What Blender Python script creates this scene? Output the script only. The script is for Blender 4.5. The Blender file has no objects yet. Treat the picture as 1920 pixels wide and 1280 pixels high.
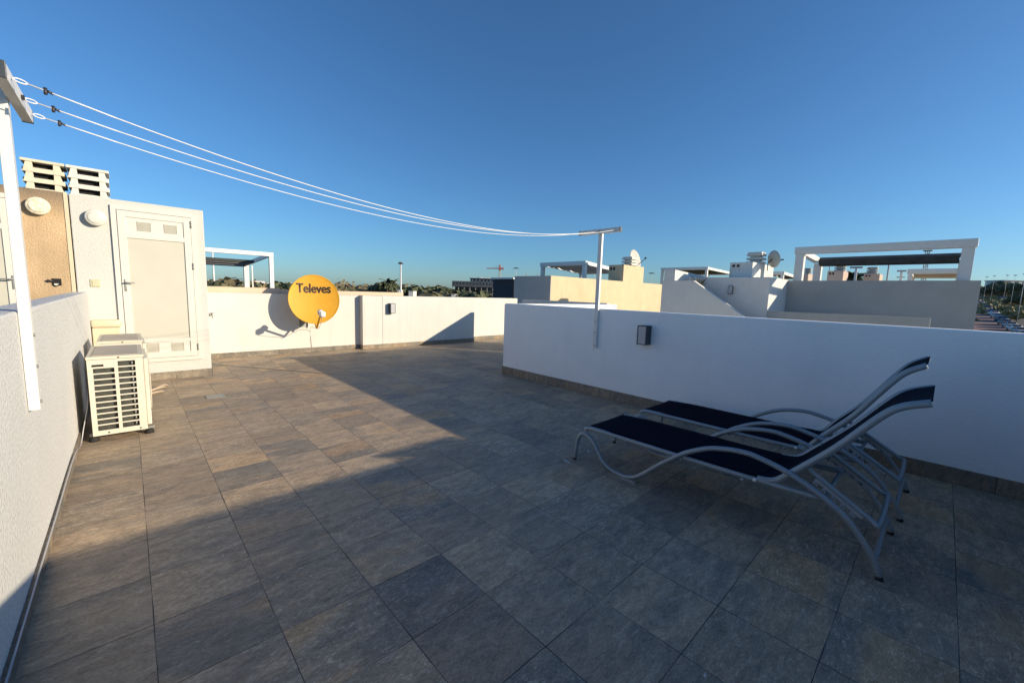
import bpy, bmesh, math, random
from mathutils import Vector, Matrix
C = bpy.data.collections.new("Scene Objects"); bpy.context.scene.collection.children.link(C)
scn = bpy.context.scene
random.seed(7)
EYE = Vector((0, 0, 1.473)); FPX = 761.63
PIT, ROL, YAW = 0.117646, 0.031383, 0.757430
# ------------------------------------------------------------------ camera frame
def frame():
    f = Vector((math.sin(YAW), math.cos(YAW), 0)); r = Vector((math.cos(YAW), -math.sin(YAW), 0)); u = Vector((0, 0, 1))
    f2 = f*math.cos(PIT) - u*math.sin(PIT); u2 = u*math.cos(PIT) + f*math.sin(PIT)
    r3 = r*math.cos(ROL) + u2*math.sin(ROL); u3 = u2*math.cos(ROL) - r*math.sin(ROL)
    return r3, u3, f2
CR, CU, CF = frame()
def ray(x, y): return CR*((x-960)/FPX) - CU*((y-640)/FPX) + CF
def ax(x, y, X): d = ray(x, y); return EYE + d*(X/d.x)       # survey helpers: a sight line cut by a known plane
def ay(x, y, Y): d = ray(x, y); return EYE + d*(Y/d.y)
def az(x, y, Z): d = ray(x, y); return EYE + d*((Z-EYE.z)/d.z)
def adist(x, y, R): d = ray(x, y); return EYE + d*(R/math.hypot(d.x, d.y))
# ------------------------------------------------------------------ materials
def nt(name):
    m = bpy.data.materials.new(name); m.use_nodes = True
    t = m.node_tree; b = t.nodes['Principled BSDF']; return m, t, b
def N(t, typ, **k):
    n = t.nodes.new(typ)
    for a, v in k.items():
        if a in n.inputs.keys() if hasattr(n.inputs, 'keys') else False: n.inputs[a].default_value = v
        else: setattr(n, a, v)
    return n
def noise(t, vec, scale, detail=4, rough=.55, dist=0):
    n = t.nodes.new('ShaderNodeTexNoise'); n.inputs['Scale'].default_value = scale; n.inputs['Detail'].default_value = detail
    n.inputs['Roughness'].default_value = rough; n.inputs['Distortion'].default_value = dist
    if vec is not None: t.links.new(vec, n.inputs['Vector'])
    return n
def ramp(t, fac, stops):
    r = t.nodes.new('ShaderNodeValToRGB'); e = r.color_ramp.elements
    while len(e) < len(stops): e.new(.5)
    for i, (p, c) in enumerate(stops):
        e[i].position = p; e[i].color = (c, c, c, 1) if isinstance(c, (int, float)) else (*c, 1)
    t.links.new(fac, r.inputs['Fac']); return r
def mix(t, fac, a, b, mode='MIX'):
    m = t.nodes.new('ShaderNodeMix'); m.data_type = 'RGBA'; m.blend_type = mode
    for v, i in ((fac, 0), (a, 6), (b, 7)):
        if hasattr(v, 'is_output') or isinstance(v, bpy.types.NodeSocket): t.links.new(v, m.inputs[i])
        elif i == 0: m.inputs[0].default_value = v
        else: m.inputs[i].default_value = (*v, 1)
    return m.outputs[2]
def mth(t, op, a, b=None, c=None):
    m = t.nodes.new('ShaderNodeMath'); m.operation = op
    for i, v in enumerate((a, b, c)):
        if v is None: continue
        if isinstance(v, bpy.types.NodeSocket): t.links.new(v, m.inputs[i])
        else: m.inputs[i].default_value = v
    return m.outputs[0]
def bump(t, b, h, strength, dist):
    n = t.nodes.new('ShaderNodeBump'); n.inputs['Strength'].default_value = strength; n.inputs['Distance'].default_value = dist
    t.links.new(h, n.inputs['Height']); t.links.new(n.outputs[0], b.inputs['Normal']); return n
def geo(t):
    g = t.nodes.new('ShaderNodeNewGeometry'); return g.outputs['Position']
def plain(name, col, rough=.5, metal=0, var=.08, vs=9, bs=0, bscale=200, bd=.001, coat=0):
    m, t, b = nt(name); p = geo(t); n = noise(t, p, vs)
    lo = tuple(max(0, c*(1-var)) for c in col); hi = tuple(min(1, c*(1+var)) for c in col)
    r = ramp(t, n.outputs[0], [(.3, lo), (.7, hi)]); t.links.new(r.outputs[0], b.inputs['Base Color'])
    b.inputs['Roughness'].default_value = rough; b.inputs['Metallic'].default_value = metal
    if coat: b.inputs['Coat Weight'].default_value = coat
    if bs: bump(t, b, noise(t, p, bscale, 2).outputs[0], bs, bd)
    return m
def stucco(name, col, var=.05, bs=.5, bscale=85, bd=.004, dirt=0, dcol=(.25, .23, .2), ztop=None, zspan=.3, speck=0):
    m, t, b = nt(name); p = geo(t)
    n1 = noise(t, p, 2.1, 5, .6); n2 = noise(t, p, 40, 3)
    lo = tuple(c*(1-var) for c in col); hi = tuple(min(.92, c*(1+var)) for c in col)
    c = ramp(t, n1.outputs[0], [(.3, lo), (.7, hi)]).outputs[0]
    if speck:
        c = mix(t, ramp(t, noise(t, p, bscale, 2).outputs[0], [(.35, speck), (.6, 0)]).outputs[0], c, tuple(x*.62 for x in col))
    if dirt:
        mp = t.nodes.new('ShaderNodeMapping'); mp.inputs['Scale'].default_value = (9, 9, .7); t.links.new(p, mp.inputs[0])
        st = noise(t, mp.outputs[0], 1.0, 5, .6)
        f = ramp(t, st.outputs[0], [(.48, 0), (.78, dirt)]).outputs[0]
        c = mix(t, f, c, dcol)
    if ztop is not None:
        s = t.nodes.new('ShaderNodeSeparateXYZ'); t.links.new(p, s.inputs[0])
        mr = t.nodes.new('ShaderNodeMapRange'); mr.inputs[1].default_value = ztop-zspan; mr.inputs[2].default_value = ztop
        zz = mth(t, 'ADD', s.outputs[2], mth(t, 'MULTIPLY', mth(t, 'SUBTRACT', n1.outputs[0], .5), .28)); t.links.new(zz, mr.inputs[0])
        c = mix(t, mth(t, 'MULTIPLY', mr.outputs[0], .8), c, dcol)
    t.links.new(c, b.inputs['Base Color']); b.inputs['Roughness'].default_value = .9
    b.inputs['Specular IOR Level'].default_value = .25
    h = noise(t, p, bscale, 3, .6)
    bump(t, b, h.outputs[0], bs, bd); return m
def slate(name, px, py, axes='XY', joint=.0032, LEVEL=(1, 1, 1)):
    """slate-look porcelain: every tile its own tint, its own vein direction; thin joints"""
    m, t, b = nt(name); p = geo(t); s = t.nodes.new('ShaderNodeSeparateXYZ'); t.links.new(p, s.inputs[0])
    if axes == 'XY': u, v = s.outputs[0], s.outputs[1]
    else: u, v = mth(t, 'ADD', s.outputs[0], s.outputs[1]), s.outputs[2]
    # slightly wavy laying
    wob = noise(t, p, .9, 2); wv = mth(t, 'MULTIPLY', mth(t, 'SUBTRACT', wob.outputs[0], .5), .012)
    U = mth(t, 'DIVIDE', mth(t, 'ADD', mth(t, 'SUBTRACT', u, px), wv), .4); V = mth(t, 'DIVIDE', mth(t, 'SUBTRACT', v, py), .4) if axes == 'XY' else None
    fu = mth(t, 'FRACT', U); iu = mth(t, 'FLOOR', U)
    if V is not None: fv = mth(t, 'FRACT', V); iv = mth(t, 'FLOOR', V)
    comb = t.nodes.new('ShaderNodeCombineXYZ'); t.links.new(iu, comb.inputs[0])
    if V is not None: t.links.new(iv, comb.inputs[1])
    wn = t.nodes.new('ShaderNodeTexWhiteNoise'); wn.noise_dimensions = '3D'; t.links.new(comb.outputs[0], wn.inputs['Vector'])
    sc = t.nodes.new('ShaderNodeSeparateColor'); t.links.new(wn.outputs['Color'], sc.inputs[0])
    # per tile offset coordinates
    off = t.nodes.new('ShaderNodeVectorMath'); off.operation = 'MULTIPLY_ADD'
    t.links.new(wn.outputs['Color'], off.inputs[0]); off.inputs[1].default_value = (37, 53, 11); t.links.new(p, off.inputs[2])
    mp = t.nodes.new('ShaderNodeMapping'); t.links.new(off.outputs[0], mp.inputs[0]); mp.inputs['Scale'].default_value = (1.0, 2.6, 1)
    rot = t.nodes.new('ShaderNodeCombineXYZ'); t.links.new(mth(t, 'MULTIPLY', mth(t, 'SUBTRACT', sc.outputs[1], .35), 1.5), rot.inputs[2]); t.links.new(rot.outputs[0], mp.inputs['Rotation'])
    big = noise(t, mp.outputs[0], 2.6, 5, .6, .4); vein = noise(t, mp.outputs[0], 13, 9, .7, 1.4); fine = noise(t, mp.outputs[0], 70, 6, .7, .3)
    cl = [(0, (.100, .100, .104)), (.16, (.205, .185, .160)), (.30, (.270, .235, .190)), (.44, (.140, .136, .132)), (.58, (.235, .195, .150)), (.70, (.170, .165, .160)), (.82, (.300, .265, .215)), (.92, (.120, .125, .138)), (1, (.215, .180, .140))]
    base = ramp(t, sc.outputs[0], cl)
    wn2 = t.nodes.new('ShaderNodeTexWhiteNoise'); wn2.noise_dimensions = '3D'
    of2 = t.nodes.new('ShaderNodeVectorMath'); of2.operation = 'ADD'; t.links.new(comb.outputs[0], of2.inputs[0]); of2.inputs[1].default_value = (17.3, 5.1, 3.3); t.links.new(of2.outputs[0], wn2.inputs['Vector'])
    s2 = t.nodes.new('ShaderNodeSeparateColor'); t.links.new(wn2.outputs['Color'], s2.inputs[0])
    # layered slate: soft bands of the paler and darker cleft
    band = ramp(t, big.outputs[0], [(.33, (.115, .118, .124)), (.45, (.185, .172, .152)), (.55, (.245, .210, .165)), (.66, (.175, .160, .140)), (.76, (.26, .235, .20))])
    c = mix(t, .62, base.outputs[0], band.outputs[0])
    hs = t.nodes.new('ShaderNodeHueSaturation'); hs.inputs['Saturation'].default_value = .82; t.links.new(c, hs.inputs['Color']); c = hs.outputs[0]
    # a quarter of the tiles split into a rusty half and a blue grey half
    zone = noise(t, mp.outputs[0], 1.15, 3, .5, .2)
    zf = mth(t, 'MULTIPLY', ramp(t, s2.outputs[0], [(.70, 0), (.74, 1)]).outputs[0], .72)
    c = mix(t, mth(t, 'MULTIPLY', zf, ramp(t, zone.outputs[0], [(.50, 0), (.56, 1)]).outputs[0]), c, mix(t, .45, (.30, .215, .125), band.outputs[0]))
    c = mix(t, mth(t, 'MULTIPLY', zf, ramp(t, zone.outputs[0], [(.43, .9), (.51, 0)]).outputs[0]), c, (.095, .110, .122))
    # pale crystalline mottling, strong on some tiles only
    sel = ramp(t, s2.outputs[1], [(.25, .25), (.5, .6), (.8, 1)]).outputs[0]
    mot = noise(t, mp.outputs[0], 24, 8, .75, 1.0)
    vf = mth(t, 'MULTIPLY', ramp(t, mot.outputs[0], [(.52, 0), (.60, .75), (.75, .9)]).outputs[0], ramp(t, vein.outputs[0], [(.41, 0), (.53, 1)]).outputs[0])
    c = mix(t, mth(t, 'MULTIPLY', mth(t, 'MULTIPLY', vf, sel), .72), c, (.42, .41, .39))
    c = mix(t, ramp(t, vein.outputs[0], [(.32, .55), (.44, 0)]).outputs[0], c, (.085, .083, .082))
    c = mix(t, .75, c, ramp(t, fine.outputs[0], [(.30, .22), (.70, .78)]).outputs[0], 'OVERLAY')
    stk = noise(t, mp.outputs[0], 7.5, 9, .72, .9); c = mix(t, .6, c, ramp(t, stk.outputs[0], [(.30, .2), (.5, .5), (.70, .8)]).outputs[0], 'OVERLAY')
    # overall tint of each tile
    tn = ramp(t, s2.outputs[2], [(0, (.84, .85, .88)), (.5, (1, 1, 1)), (1, (1.12, 1.09, 1.04))]); c = mix(t, 1.0, c, tn.outputs[0], 'MULTIPLY')
    # walked-in dust
    g = noise(t, p, .8, 5, .6)
    c = mix(t, ramp(t, g.outputs[0], [(.45, 0), (.7, .16)]).outputs[0], c, (.25, .225, .19))
    c = mix(t, 1.0, c, LEVEL, 'MULTIPLY')
    # joints
    def edge(f): return mth(t, 'MINIMUM', f, mth(t, 'SUBTRACT', 1, f))
    e = edge(fu)
    if V is not None: e = mth(t, 'MINIMUM', e, edge(fv))
    jn = noise(t, p, 6, 3)
    jw = mth(t, 'MULTIPLY', mth(t, 'ADD', mth(t, 'MULTIPLY', noise(t, p, 1.7, 3).outputs[0], 1.6), mth(t, 'SUBTRACT', jn.outputs[0], .75)), joint/.4)
    isj = mth(t, 'LESS_THAN', e, jw)
    jc = ramp(t, noise(t, p, 2.3, 3).outputs[0], [(.42, (.035, .032, .03)), (.54, (.07, .065, .06)), (.62, (.16, .14, .12)), (.70, (.34, .30, .23))]).outputs[0]
    c = mix(t, isj, c, jc)
    t.links.new(c, b.inputs['Base Color'])
    rr = ramp(t, vein.outputs[0], [(.3, .5), (.7, .72)]); t.links.new(rr.outputs[0], b.inputs['Roughness'])
    b.inputs['Specular IOR Level'].default_value = .35
    h = mth(t, 'SUBTRACT', mth(t, 'ADD', mth(t, 'MULTIPLY', vein.outputs[0], .8), mth(t, 'MULTIPLY', fine.outputs[0], .35)), mth(t, 'MULTIPLY', isj, .9))
    bump(t, b, h, .55, .004); return m
M = {}
M['floor'] = slate('slate_tiles', 0, .203, LEVEL=(1.74, 1.47, 1.17))
M['skirt'] = slate('slate_skirting', .13, 0, 'UZ', LEVEL=(1.0, .93, .82))
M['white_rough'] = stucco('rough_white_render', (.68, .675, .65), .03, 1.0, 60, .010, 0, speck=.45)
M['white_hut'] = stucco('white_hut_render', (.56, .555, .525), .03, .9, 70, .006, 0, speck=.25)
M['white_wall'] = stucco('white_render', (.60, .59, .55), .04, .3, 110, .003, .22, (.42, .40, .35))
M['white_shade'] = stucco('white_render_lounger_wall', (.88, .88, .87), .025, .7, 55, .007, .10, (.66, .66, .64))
M['beige_old'] = stucco('old_beige_render', (.53, .385, .235), .16, 1.2, 60, .010, .18, (.15, .12, .095), 2.58, .30, speck=.35)
M['beige'] = stucco('beige_render', (.62, .50, .33), .05, .4, 60, .004, .22, (.48, .30, .16))
M['beige_cap'] = stucco('beige_coping', (.62, .47, .35), .05, .4, 60, .004)
M['white_far'] = stucco('white_far_render', (.66, .655, .63), .05, .3, 60, .004, .05)
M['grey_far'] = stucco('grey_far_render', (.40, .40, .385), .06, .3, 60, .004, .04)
M['grey_warm'] = stucco('warm_grey_render', (.52, .47, .43), .05, .3, 60, .004, .1)
M['pinkish'] = stucco('pink_beige_render', (.50, .40, .34), .08, .3, 60, .004)
M['navy_far'] = stucco('slate_blue_render', (.06, .063, .072), .05, .3, 60, .004)
M['stained'] = stucco('stained_white_render', (.74, .72, .66), .06, .3, 60, .004, .5, (.36, .3, .22))
M['alu'] = plain('white_aluminium', (.60, .585, .53), .35, 0, .02)
M['aluw'] = plain('white_paint_steel', (.70, .69, .66), .4, 0, .03)
M['pane'] = plain('cream_door_panel', (.49, .475, .405), .45, 0, .03, 3, .1, 300)
M['ventgrey'] = plain('vent_slats', (.40, .38, .31), .5)
M['louvre'] = plain('cast_concrete_louvre', (.62, .56, .44), .85, 0, .10, 12, .4, 60, .003)
M['louvre_w'] = plain('white_cast_concrete_louvre', (.64, .62, .56), .85, 0, .07, 12, .4, 60, .003)
M['dark'] = plain('dark_void', (.012, .012, .014), .9)
M['darkmetal'] = plain('anthracite_lamp_metal', (.035, .045, .055), .45)
M['lampgrey'] = plain('grey_lamp_metal', (.16, .16, .17), .5)
M['lampglass'] = plain('frosted_lamp_glass', (.42, .42, .44), .3, 0, .04)
M['lampround'] = plain('matt_white_plastic', (.60, .585, .53), .4, 0, .03)
M['lampold'] = plain('peeling_white_plastic', (.70, .63, .48), .7, 0, .28, 26, .5, 60, .003)
M['ac'] = plain('ivory_steel_casing', (.58, .55, .465), .4, 0, .04, 5)
M['acfin'] = plain('condenser_fins', (.055, .058, .05), .5, .3, .35, 30, .4, 400, .002)
M['rubber'] = plain('black_rubber', (.015, .015, .015), .8)
M['steel'] = plain('galvanised_steel', (.30, .30, .285), .45, .5, .1, 20)
M['switch'] = plain('yellowed_plastic', (.52, .48, .32), .4, 0, .03)
M['duct'] = plain('yellowed_duct_cover', (.60, .51, .36), .4, 0, .03)
M['yellow'] = plain('yellow_dish_paint', (.66, .33, .018), .62, 0, .04, 6)
M['ink'] = plain('dark_brown_lettering', (.035, .018, .010), .5)
M['lnb'] = plain('white_plastic_converter', (.72, .70, .66), .35)
M['frame'] = plain('blue_grey_powder_coat', (.27, .31, .33), .42, .25, .05, 12)
M['pad'] = plain('grey_plastic_foot', (.36, .36, .36), .6)
M['rack'] = plain('clear_grey_plastic_rack', (.42, .42, .42), .35)
M['rope'] = plain('white_plastic_rope', (.82, .81, .80), .5, 0, .05, 60)
M['hook'] = plain('dark_steel_turnbuckle', (.06, .055, .06), .5, .5)
M['paint'] = plain('dried_white_paint', (.55, .53, .48), .8, 0, .2, 60)
M['cable'] = plain('pale_cable', (.45, .36, .27), .6)
M['canvas'] = plain('charcoal_canvas', (.045, .05, .05), .9, 0, .25, 6)
M['canvas_g'] = plain('grey_canvas', (.16, .15, .145), .9, 0, .12, 6)
M['asphalt'] = plain('asphalt', (.075, .075, .08), .9, 0, .15, 1)
M['redpave'] = plain('red_paving', (.20, .115, .10), .9, 0, .15, 1)
M['mark'] = plain('road_paint', (.62, .60, .58), .8)
M['trunk'] = plain('bark', (.10, .075, .05), .9, 0, .2, 5)
M['red'] = plain('red_crane_paint', (.45, .10, .06), .5)
M['glass'] = plain('dark_window_glass', (.03, .045, .06), .12)
M['tyre'] = plain('tyre_rubber', (.02, .02, .02), .8)
M['distbld'] = plain('dark_grey_cladding', (.10, .105, .12), .6, 0, .1, .5)
M['conc'] = plain('pale_concrete', (.48, .45, .42), .85, 0, .1, 1)
def mesh_fabric():
    m, t, b = nt('navy_mesh_fabric'); p = geo(t)
    n = noise(t, p, 700, 2); c = ramp(t, n.outputs[0], [(.3, (.0015, .002, .008)), (.7, (.004, .005, .016))])
    t.links.new(c.outputs[0], b.inputs['Base Color']); b.inputs['Roughness'].default_value = .9
    b.inputs['Specular IOR Level'].default_value = .08
    return m
M['fabric'] = mesh_fabric()
def leafmat(name, a, c_, d):
    m, t, b = nt(name); p = geo(t); n = noise(t, p, .55, 4); n2 = noise(t, p, 4, 2)
    c = ramp(t, n.outputs[0], [(.3, a), (.5, c_), (.72, d)]).outputs[0]
    c = mix(t, .4, c, ramp(t, n2.outputs[0], [(.3, .2), (.7, .8)]).outputs[0], 'OVERLAY')
    t.links.new(c, b.inputs['Base Color']); b.inputs['Roughness'].default_value = .8; return m
M['leaf_dark'] = leafmat('dark_foliage', (.045, .058, .028), (.08, .092, .045), (.12, .13, .06))
M['leaf_olive'] = leafmat('olive_foliage', (.085, .088, .045), (.135, .125, .068), (.19, .17, .09))
M['leaf_yellow'] = leafmat('yellow_grass_tufts', (.16, .15, .07), (.26, .22, .10), (.34, .28, .13))
M['leaf_dry'] = leafmat('dry_scrub', (.09, .075, .045), (.15, .12, .065), (.22, .18, .085))
def groundmat():
    m, t, b = nt('dry_open_ground'); p = geo(t); n = noise(t, p, .03, 8, .65); n2 = noise(t, p, .4, 6, .7)
    c = ramp(t, n.outputs[0], [(.32, (.09, .10, .05)), (.48, (.19, .17, .09)), (.62, (.30, .25, .13)), (.75, (.24, .20, .14))]).outputs[0]
    c = mix(t, .5, c, ramp(t, n2.outputs[0], [(.3, .15), (.7, .85)]).outputs[0], 'OVERLAY')
    t.links.new(c, b.inputs['Base Color']); b.inputs['Roughness'].default_value = .95; return m
M['ground'] = groundmat()
for i, (nm, c) in enumerate(dict(silver=(.42, .43, .45), white=(.72, .72, .72), navy=(.03, .06, .14), black=(.02, .022, .028), grey=(.16, .17, .19), sky=(.22, .32, .45)).items()):
    M['car_'+nm] = plain('car_paint_'+nm, c, .45, 0, .03, 3, coat=.15)
# ------------------------------------------------------------------ mesh helpers
def obj(name, bm, mat, parent=None, smooth=False, loc=None):
    me = bpy.data.meshes.new(name); bmesh.ops.recalc_face_normals(bm, faces=bm.faces[:]); bm.to_mesh(me); bm.free()
    if smooth:
        for f in me.polygons: f.use_smooth = True
    me.materials.append(M[mat] if isinstance(mat, str) else mat)
    o = bpy.data.objects.new(name, me); C.objects.link(o)
    if parent is not None: o.parent = parent
    if loc: o.location = loc
    return o
def tag(o, label=None, cat=None, group=None, kind=None):
    if label: o['label'] = label
    if cat: o['category'] = cat
    if group: o['group'] = group
    if kind: o['kind'] = kind
    return o
def thing(name, label, cat, loc=(0, 0, 0), rz=0, group=None):
    o = bpy.data.objects.new(name, None); C.objects.link(o); o.location = loc; o.rotation_euler = (0, 0, rz)
    o.empty_display_size = .1
    return tag(o, label, cat, group)
def dup(root, loc, rz=0, scale=None, label=None):
    r = root.copy(); C.objects.link(r); r.location = loc; r.rotation_euler = (0, 0, rz)
    if scale: r.scale = scale if hasattr(scale, '__len__') else (scale,)*3
    if label: r['label'] = label
    for ch in list(root.children):
        c = ch.copy(); C.objects.link(c); c.parent = r
        for g in list(ch.children):
            d = g.copy(); C.objects.link(d); d.parent = c
    return r
def B(): return bmesh.new()
def box(bm, x0, x1, y0, y1, z0, z1, bev=0):
    t = bmesh.new() if bev else bm
    v = [t.verts.new((x, y, z)) for x in (x0, x1) for y in (y0, y1) for z in (z0, z1)]
    for f in ((0, 1, 3, 2), (4, 6, 7, 5), (0, 4, 5, 1), (2, 3, 7, 6), (0, 2, 6, 4), (1, 5, 7, 3)): t.faces.new([v[i] for i in f])
    if bev:
        bmesh.ops.recalc_face_normals(t, faces=t.faces[:])
        bmesh.ops.bevel(t, geom=t.edges[:], offset=bev, segments=2, affect='EDGES', profile=.5)
        me = bpy.data.meshes.new('tmp'); t.to_mesh(me); t.free(); bm.from_mesh(me); bpy.data.meshes.remove(me)
    return bm
def prism(bm, poly, axis, a, b_):
    """extrude a polygon given in the two other axes"""
    def mk(p, w):
        return {'x': (w, p[0], p[1]), 'y': (p[0], w, p[1]), 'z': (p[0], p[1], w)}[axis]
    A = [bm.verts.new(mk(p, a)) for p in poly]; D = [bm.verts.new(mk(p, b_)) for p in poly]
    bm.faces.new(A); bm.faces.new(D[::-1]); n = len(poly)
    for i in range(n): bm.faces.new((A[i], D[i], D[(i+1) % n], A[(i+1) % n]))
    return bm
def smoothpts(pts, k=4):
    P = [Vector(p) for p in pts]; out = []
    for i in range(len(P)-1):
        p0 = P[max(i-1, 0)]; p1 = P[i]; p2 = P[i+1]; p3 = P[min(i+2, len(P)-1)]
        for j in range(k):
            s = j/k
            out.append(.5*((2*p1)+(-p0+p2)*s+(2*p0-5*p1+4*p2-p3)*s*s+(-p0+3*p1-3*p2+p3)*s**3))
    out.append(P[-1]); return out
def tube(bm, pts, r, n=10, ry=None, closed=False):
    P = [Vector(p) for p in pts]; rings = []; up = None
    for i, p in enumerate(P):
        if closed: d = (P[(i+1) % len(P)]-P[i-1])
        else: d = P[min(i+1, len(P)-1)]-P[max(i-1, 0)]
        d.normalize()
        if up is None: up = Vector((0, 0, 1)) if abs(d.z) < .9 else Vector((1, 0, 0))
        s = d.cross(up).normalized(); up = s.cross(d).normalized()
        rr = r[i] if hasattr(r, '__len__') else r
        rings.append([bm.verts.new(p + s*(math.cos(2*math.pi*k/n)*rr) + up*(math.sin(2*math.pi*k/n)*(ry or rr))) for k in range(n)])
    m = len(rings)
    for i in range(m if closed else m-1):
        a, c = rings[i], rings[(i+1) % m]
        for k in range(n): bm.faces.new((a[k], a[(k+1) % n], c[(k+1) % n], c[k]))
    if not closed: bm.faces.new(rings[0]); bm.faces.new(rings[-1][::-1])
    return bm
def cyl(bm, p0, p1, r, n=14, r2=None):
    return tube(bm, [p0, p1], [r, r if r2 is None else r2], n)
def lathe(bm, prof, n=36, M4=None):
    """profile of (radius, height), turned round z"""
    rings = []
    for r, h in prof:
        if r < 1e-6: rings.append([bm.verts.new((0, 0, h))])
        else: rings.append([bm.verts.new((r*math.cos(2*math.pi*k/n), r*math.sin(2*math.pi*k/n), h)) for k in range(n)])
    for a, c in zip(rings, rings[1:]):
        for k in range(n):
            if len(a) == 1 and len(c) == 1: continue
            if len(a) == 1: bm.faces.new((a[0], c[k], c[(k+1) % n]))
            elif len(c) == 1: bm.faces.new((a[k], a[(k+1) % n], c[0]))
            else: bm.faces.new((a[k], a[(k+1) % n], c[(k+1) % n], c[k]))
    if M4: bmesh.ops.transform(bm, matrix=M4, verts=bm.verts[:])
    return bm
# ------------------------------------------------------------------ THE TERRACE
XL, XR, YB, ZT = -.40, 4.97, 8.07, 1.31
HB = -.742      # inner face of the parapet behind the camera
fl = B(); box(fl, XL-.2, 9.9, HB-.2, 10.1, -.25, 0); tag(obj('terrace_floor', fl, 'floor'), kind='structure')
def wall_thing(name, label, box_, mat, skirts, cap=None):
    b = B(); box(b, *box_, bev=.012); w = obj('wall', b, mat)
    t = thing(name, label, 'wall', (0, 0, 0)); w.parent = t
    if skirts:
        s = B()
        for q in skirts: box(s, *q)
        obj('skirting', s, 'skirt', t)
    return t
SK = .105
wall_thing('parapet_wall', 'rough white parapet wall along the left edge beside the air conditioning units', (XL-.15, XL, HB+.001, YB-.005, -.3, 1.31), 'white_rough', [(XL+.0005, XL+.012, HB+.013, YB-.006, .0005, .09)])
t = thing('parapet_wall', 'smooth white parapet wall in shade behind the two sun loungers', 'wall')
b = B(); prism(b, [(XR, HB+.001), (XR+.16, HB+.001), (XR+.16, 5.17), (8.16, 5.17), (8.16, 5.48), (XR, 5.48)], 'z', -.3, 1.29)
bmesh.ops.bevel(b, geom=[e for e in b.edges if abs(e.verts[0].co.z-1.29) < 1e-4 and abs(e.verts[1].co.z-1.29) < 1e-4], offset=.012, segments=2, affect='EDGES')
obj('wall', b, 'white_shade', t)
b = B(); box(b, XR-.012, XR-.0005, HB+.013, 5.49, .0005, .14); box(b, XR, 8.15, 5.4805, 5.491, .0005, .14); obj('skirting', b, 'skirt', t)
t = thing('parapet_wall', 'low white wall beyond the stairwell in front of the beige building', 'wall')
b = B(); box(b, 8.26, 8.42, 5.5, 8.37, -.3, 1.31, bev=.012); obj('wall', b, 'white_wall', t)
# back wall, three set-backs
t = thing('parapet_wall', 'sunlit white back wall with a stepped pillar behind the yellow dish', 'wall')
b = B(); prism(b, [(.925, 9.83), (4.12, 9.83), (4.12, 9.65), (4.63, 9.65), (4.63, 9.643), (7.53, 9.643), (7.53, 9.95), (9.6, 9.95), (9.6, 10.08), (.925, 10.08)], 'z', -.3, 1.31)
bmesh.ops.bevel(b, geom=[e for e in b.edges if abs(e.verts[0].co.z-1.31) < 1e-4 and abs(e.verts[1].co.z-1.31) < 1e-4], offset=.01, segments=2, affect='EDGES')
obj('wall', b, 'white_wall', t)
b = B(); box(b, .93, 4.108, 9.818, 9.8295, .0005, SK); box(b, 4.108, 4.1195, 9.638, 9.8295, .0005, SK); box(b, 4.12, 4.62, 9.638, 9.6495, .0005, SK)
box(b, 4.6205, 7.53, 9.631, 9.6425, .0005, SK); box(b, 7.53, 9.6, 9.938, 9.9495, .0005, SK); obj('skirting', b, 'skirt', t)
t = thing('parapet_wall', 'beige coping wall of the next terrace just behind the white back wall', 'wall')
b = B(); box(b, .93, 2.45, 10.10, 10.30, -.3, 1.425, bev=.01); box(b, 2.455, 5.45, 10.11, 10.31, -.3, 1.40, bev=.01); obj('wall', b, 'beige_cap', t)
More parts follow.
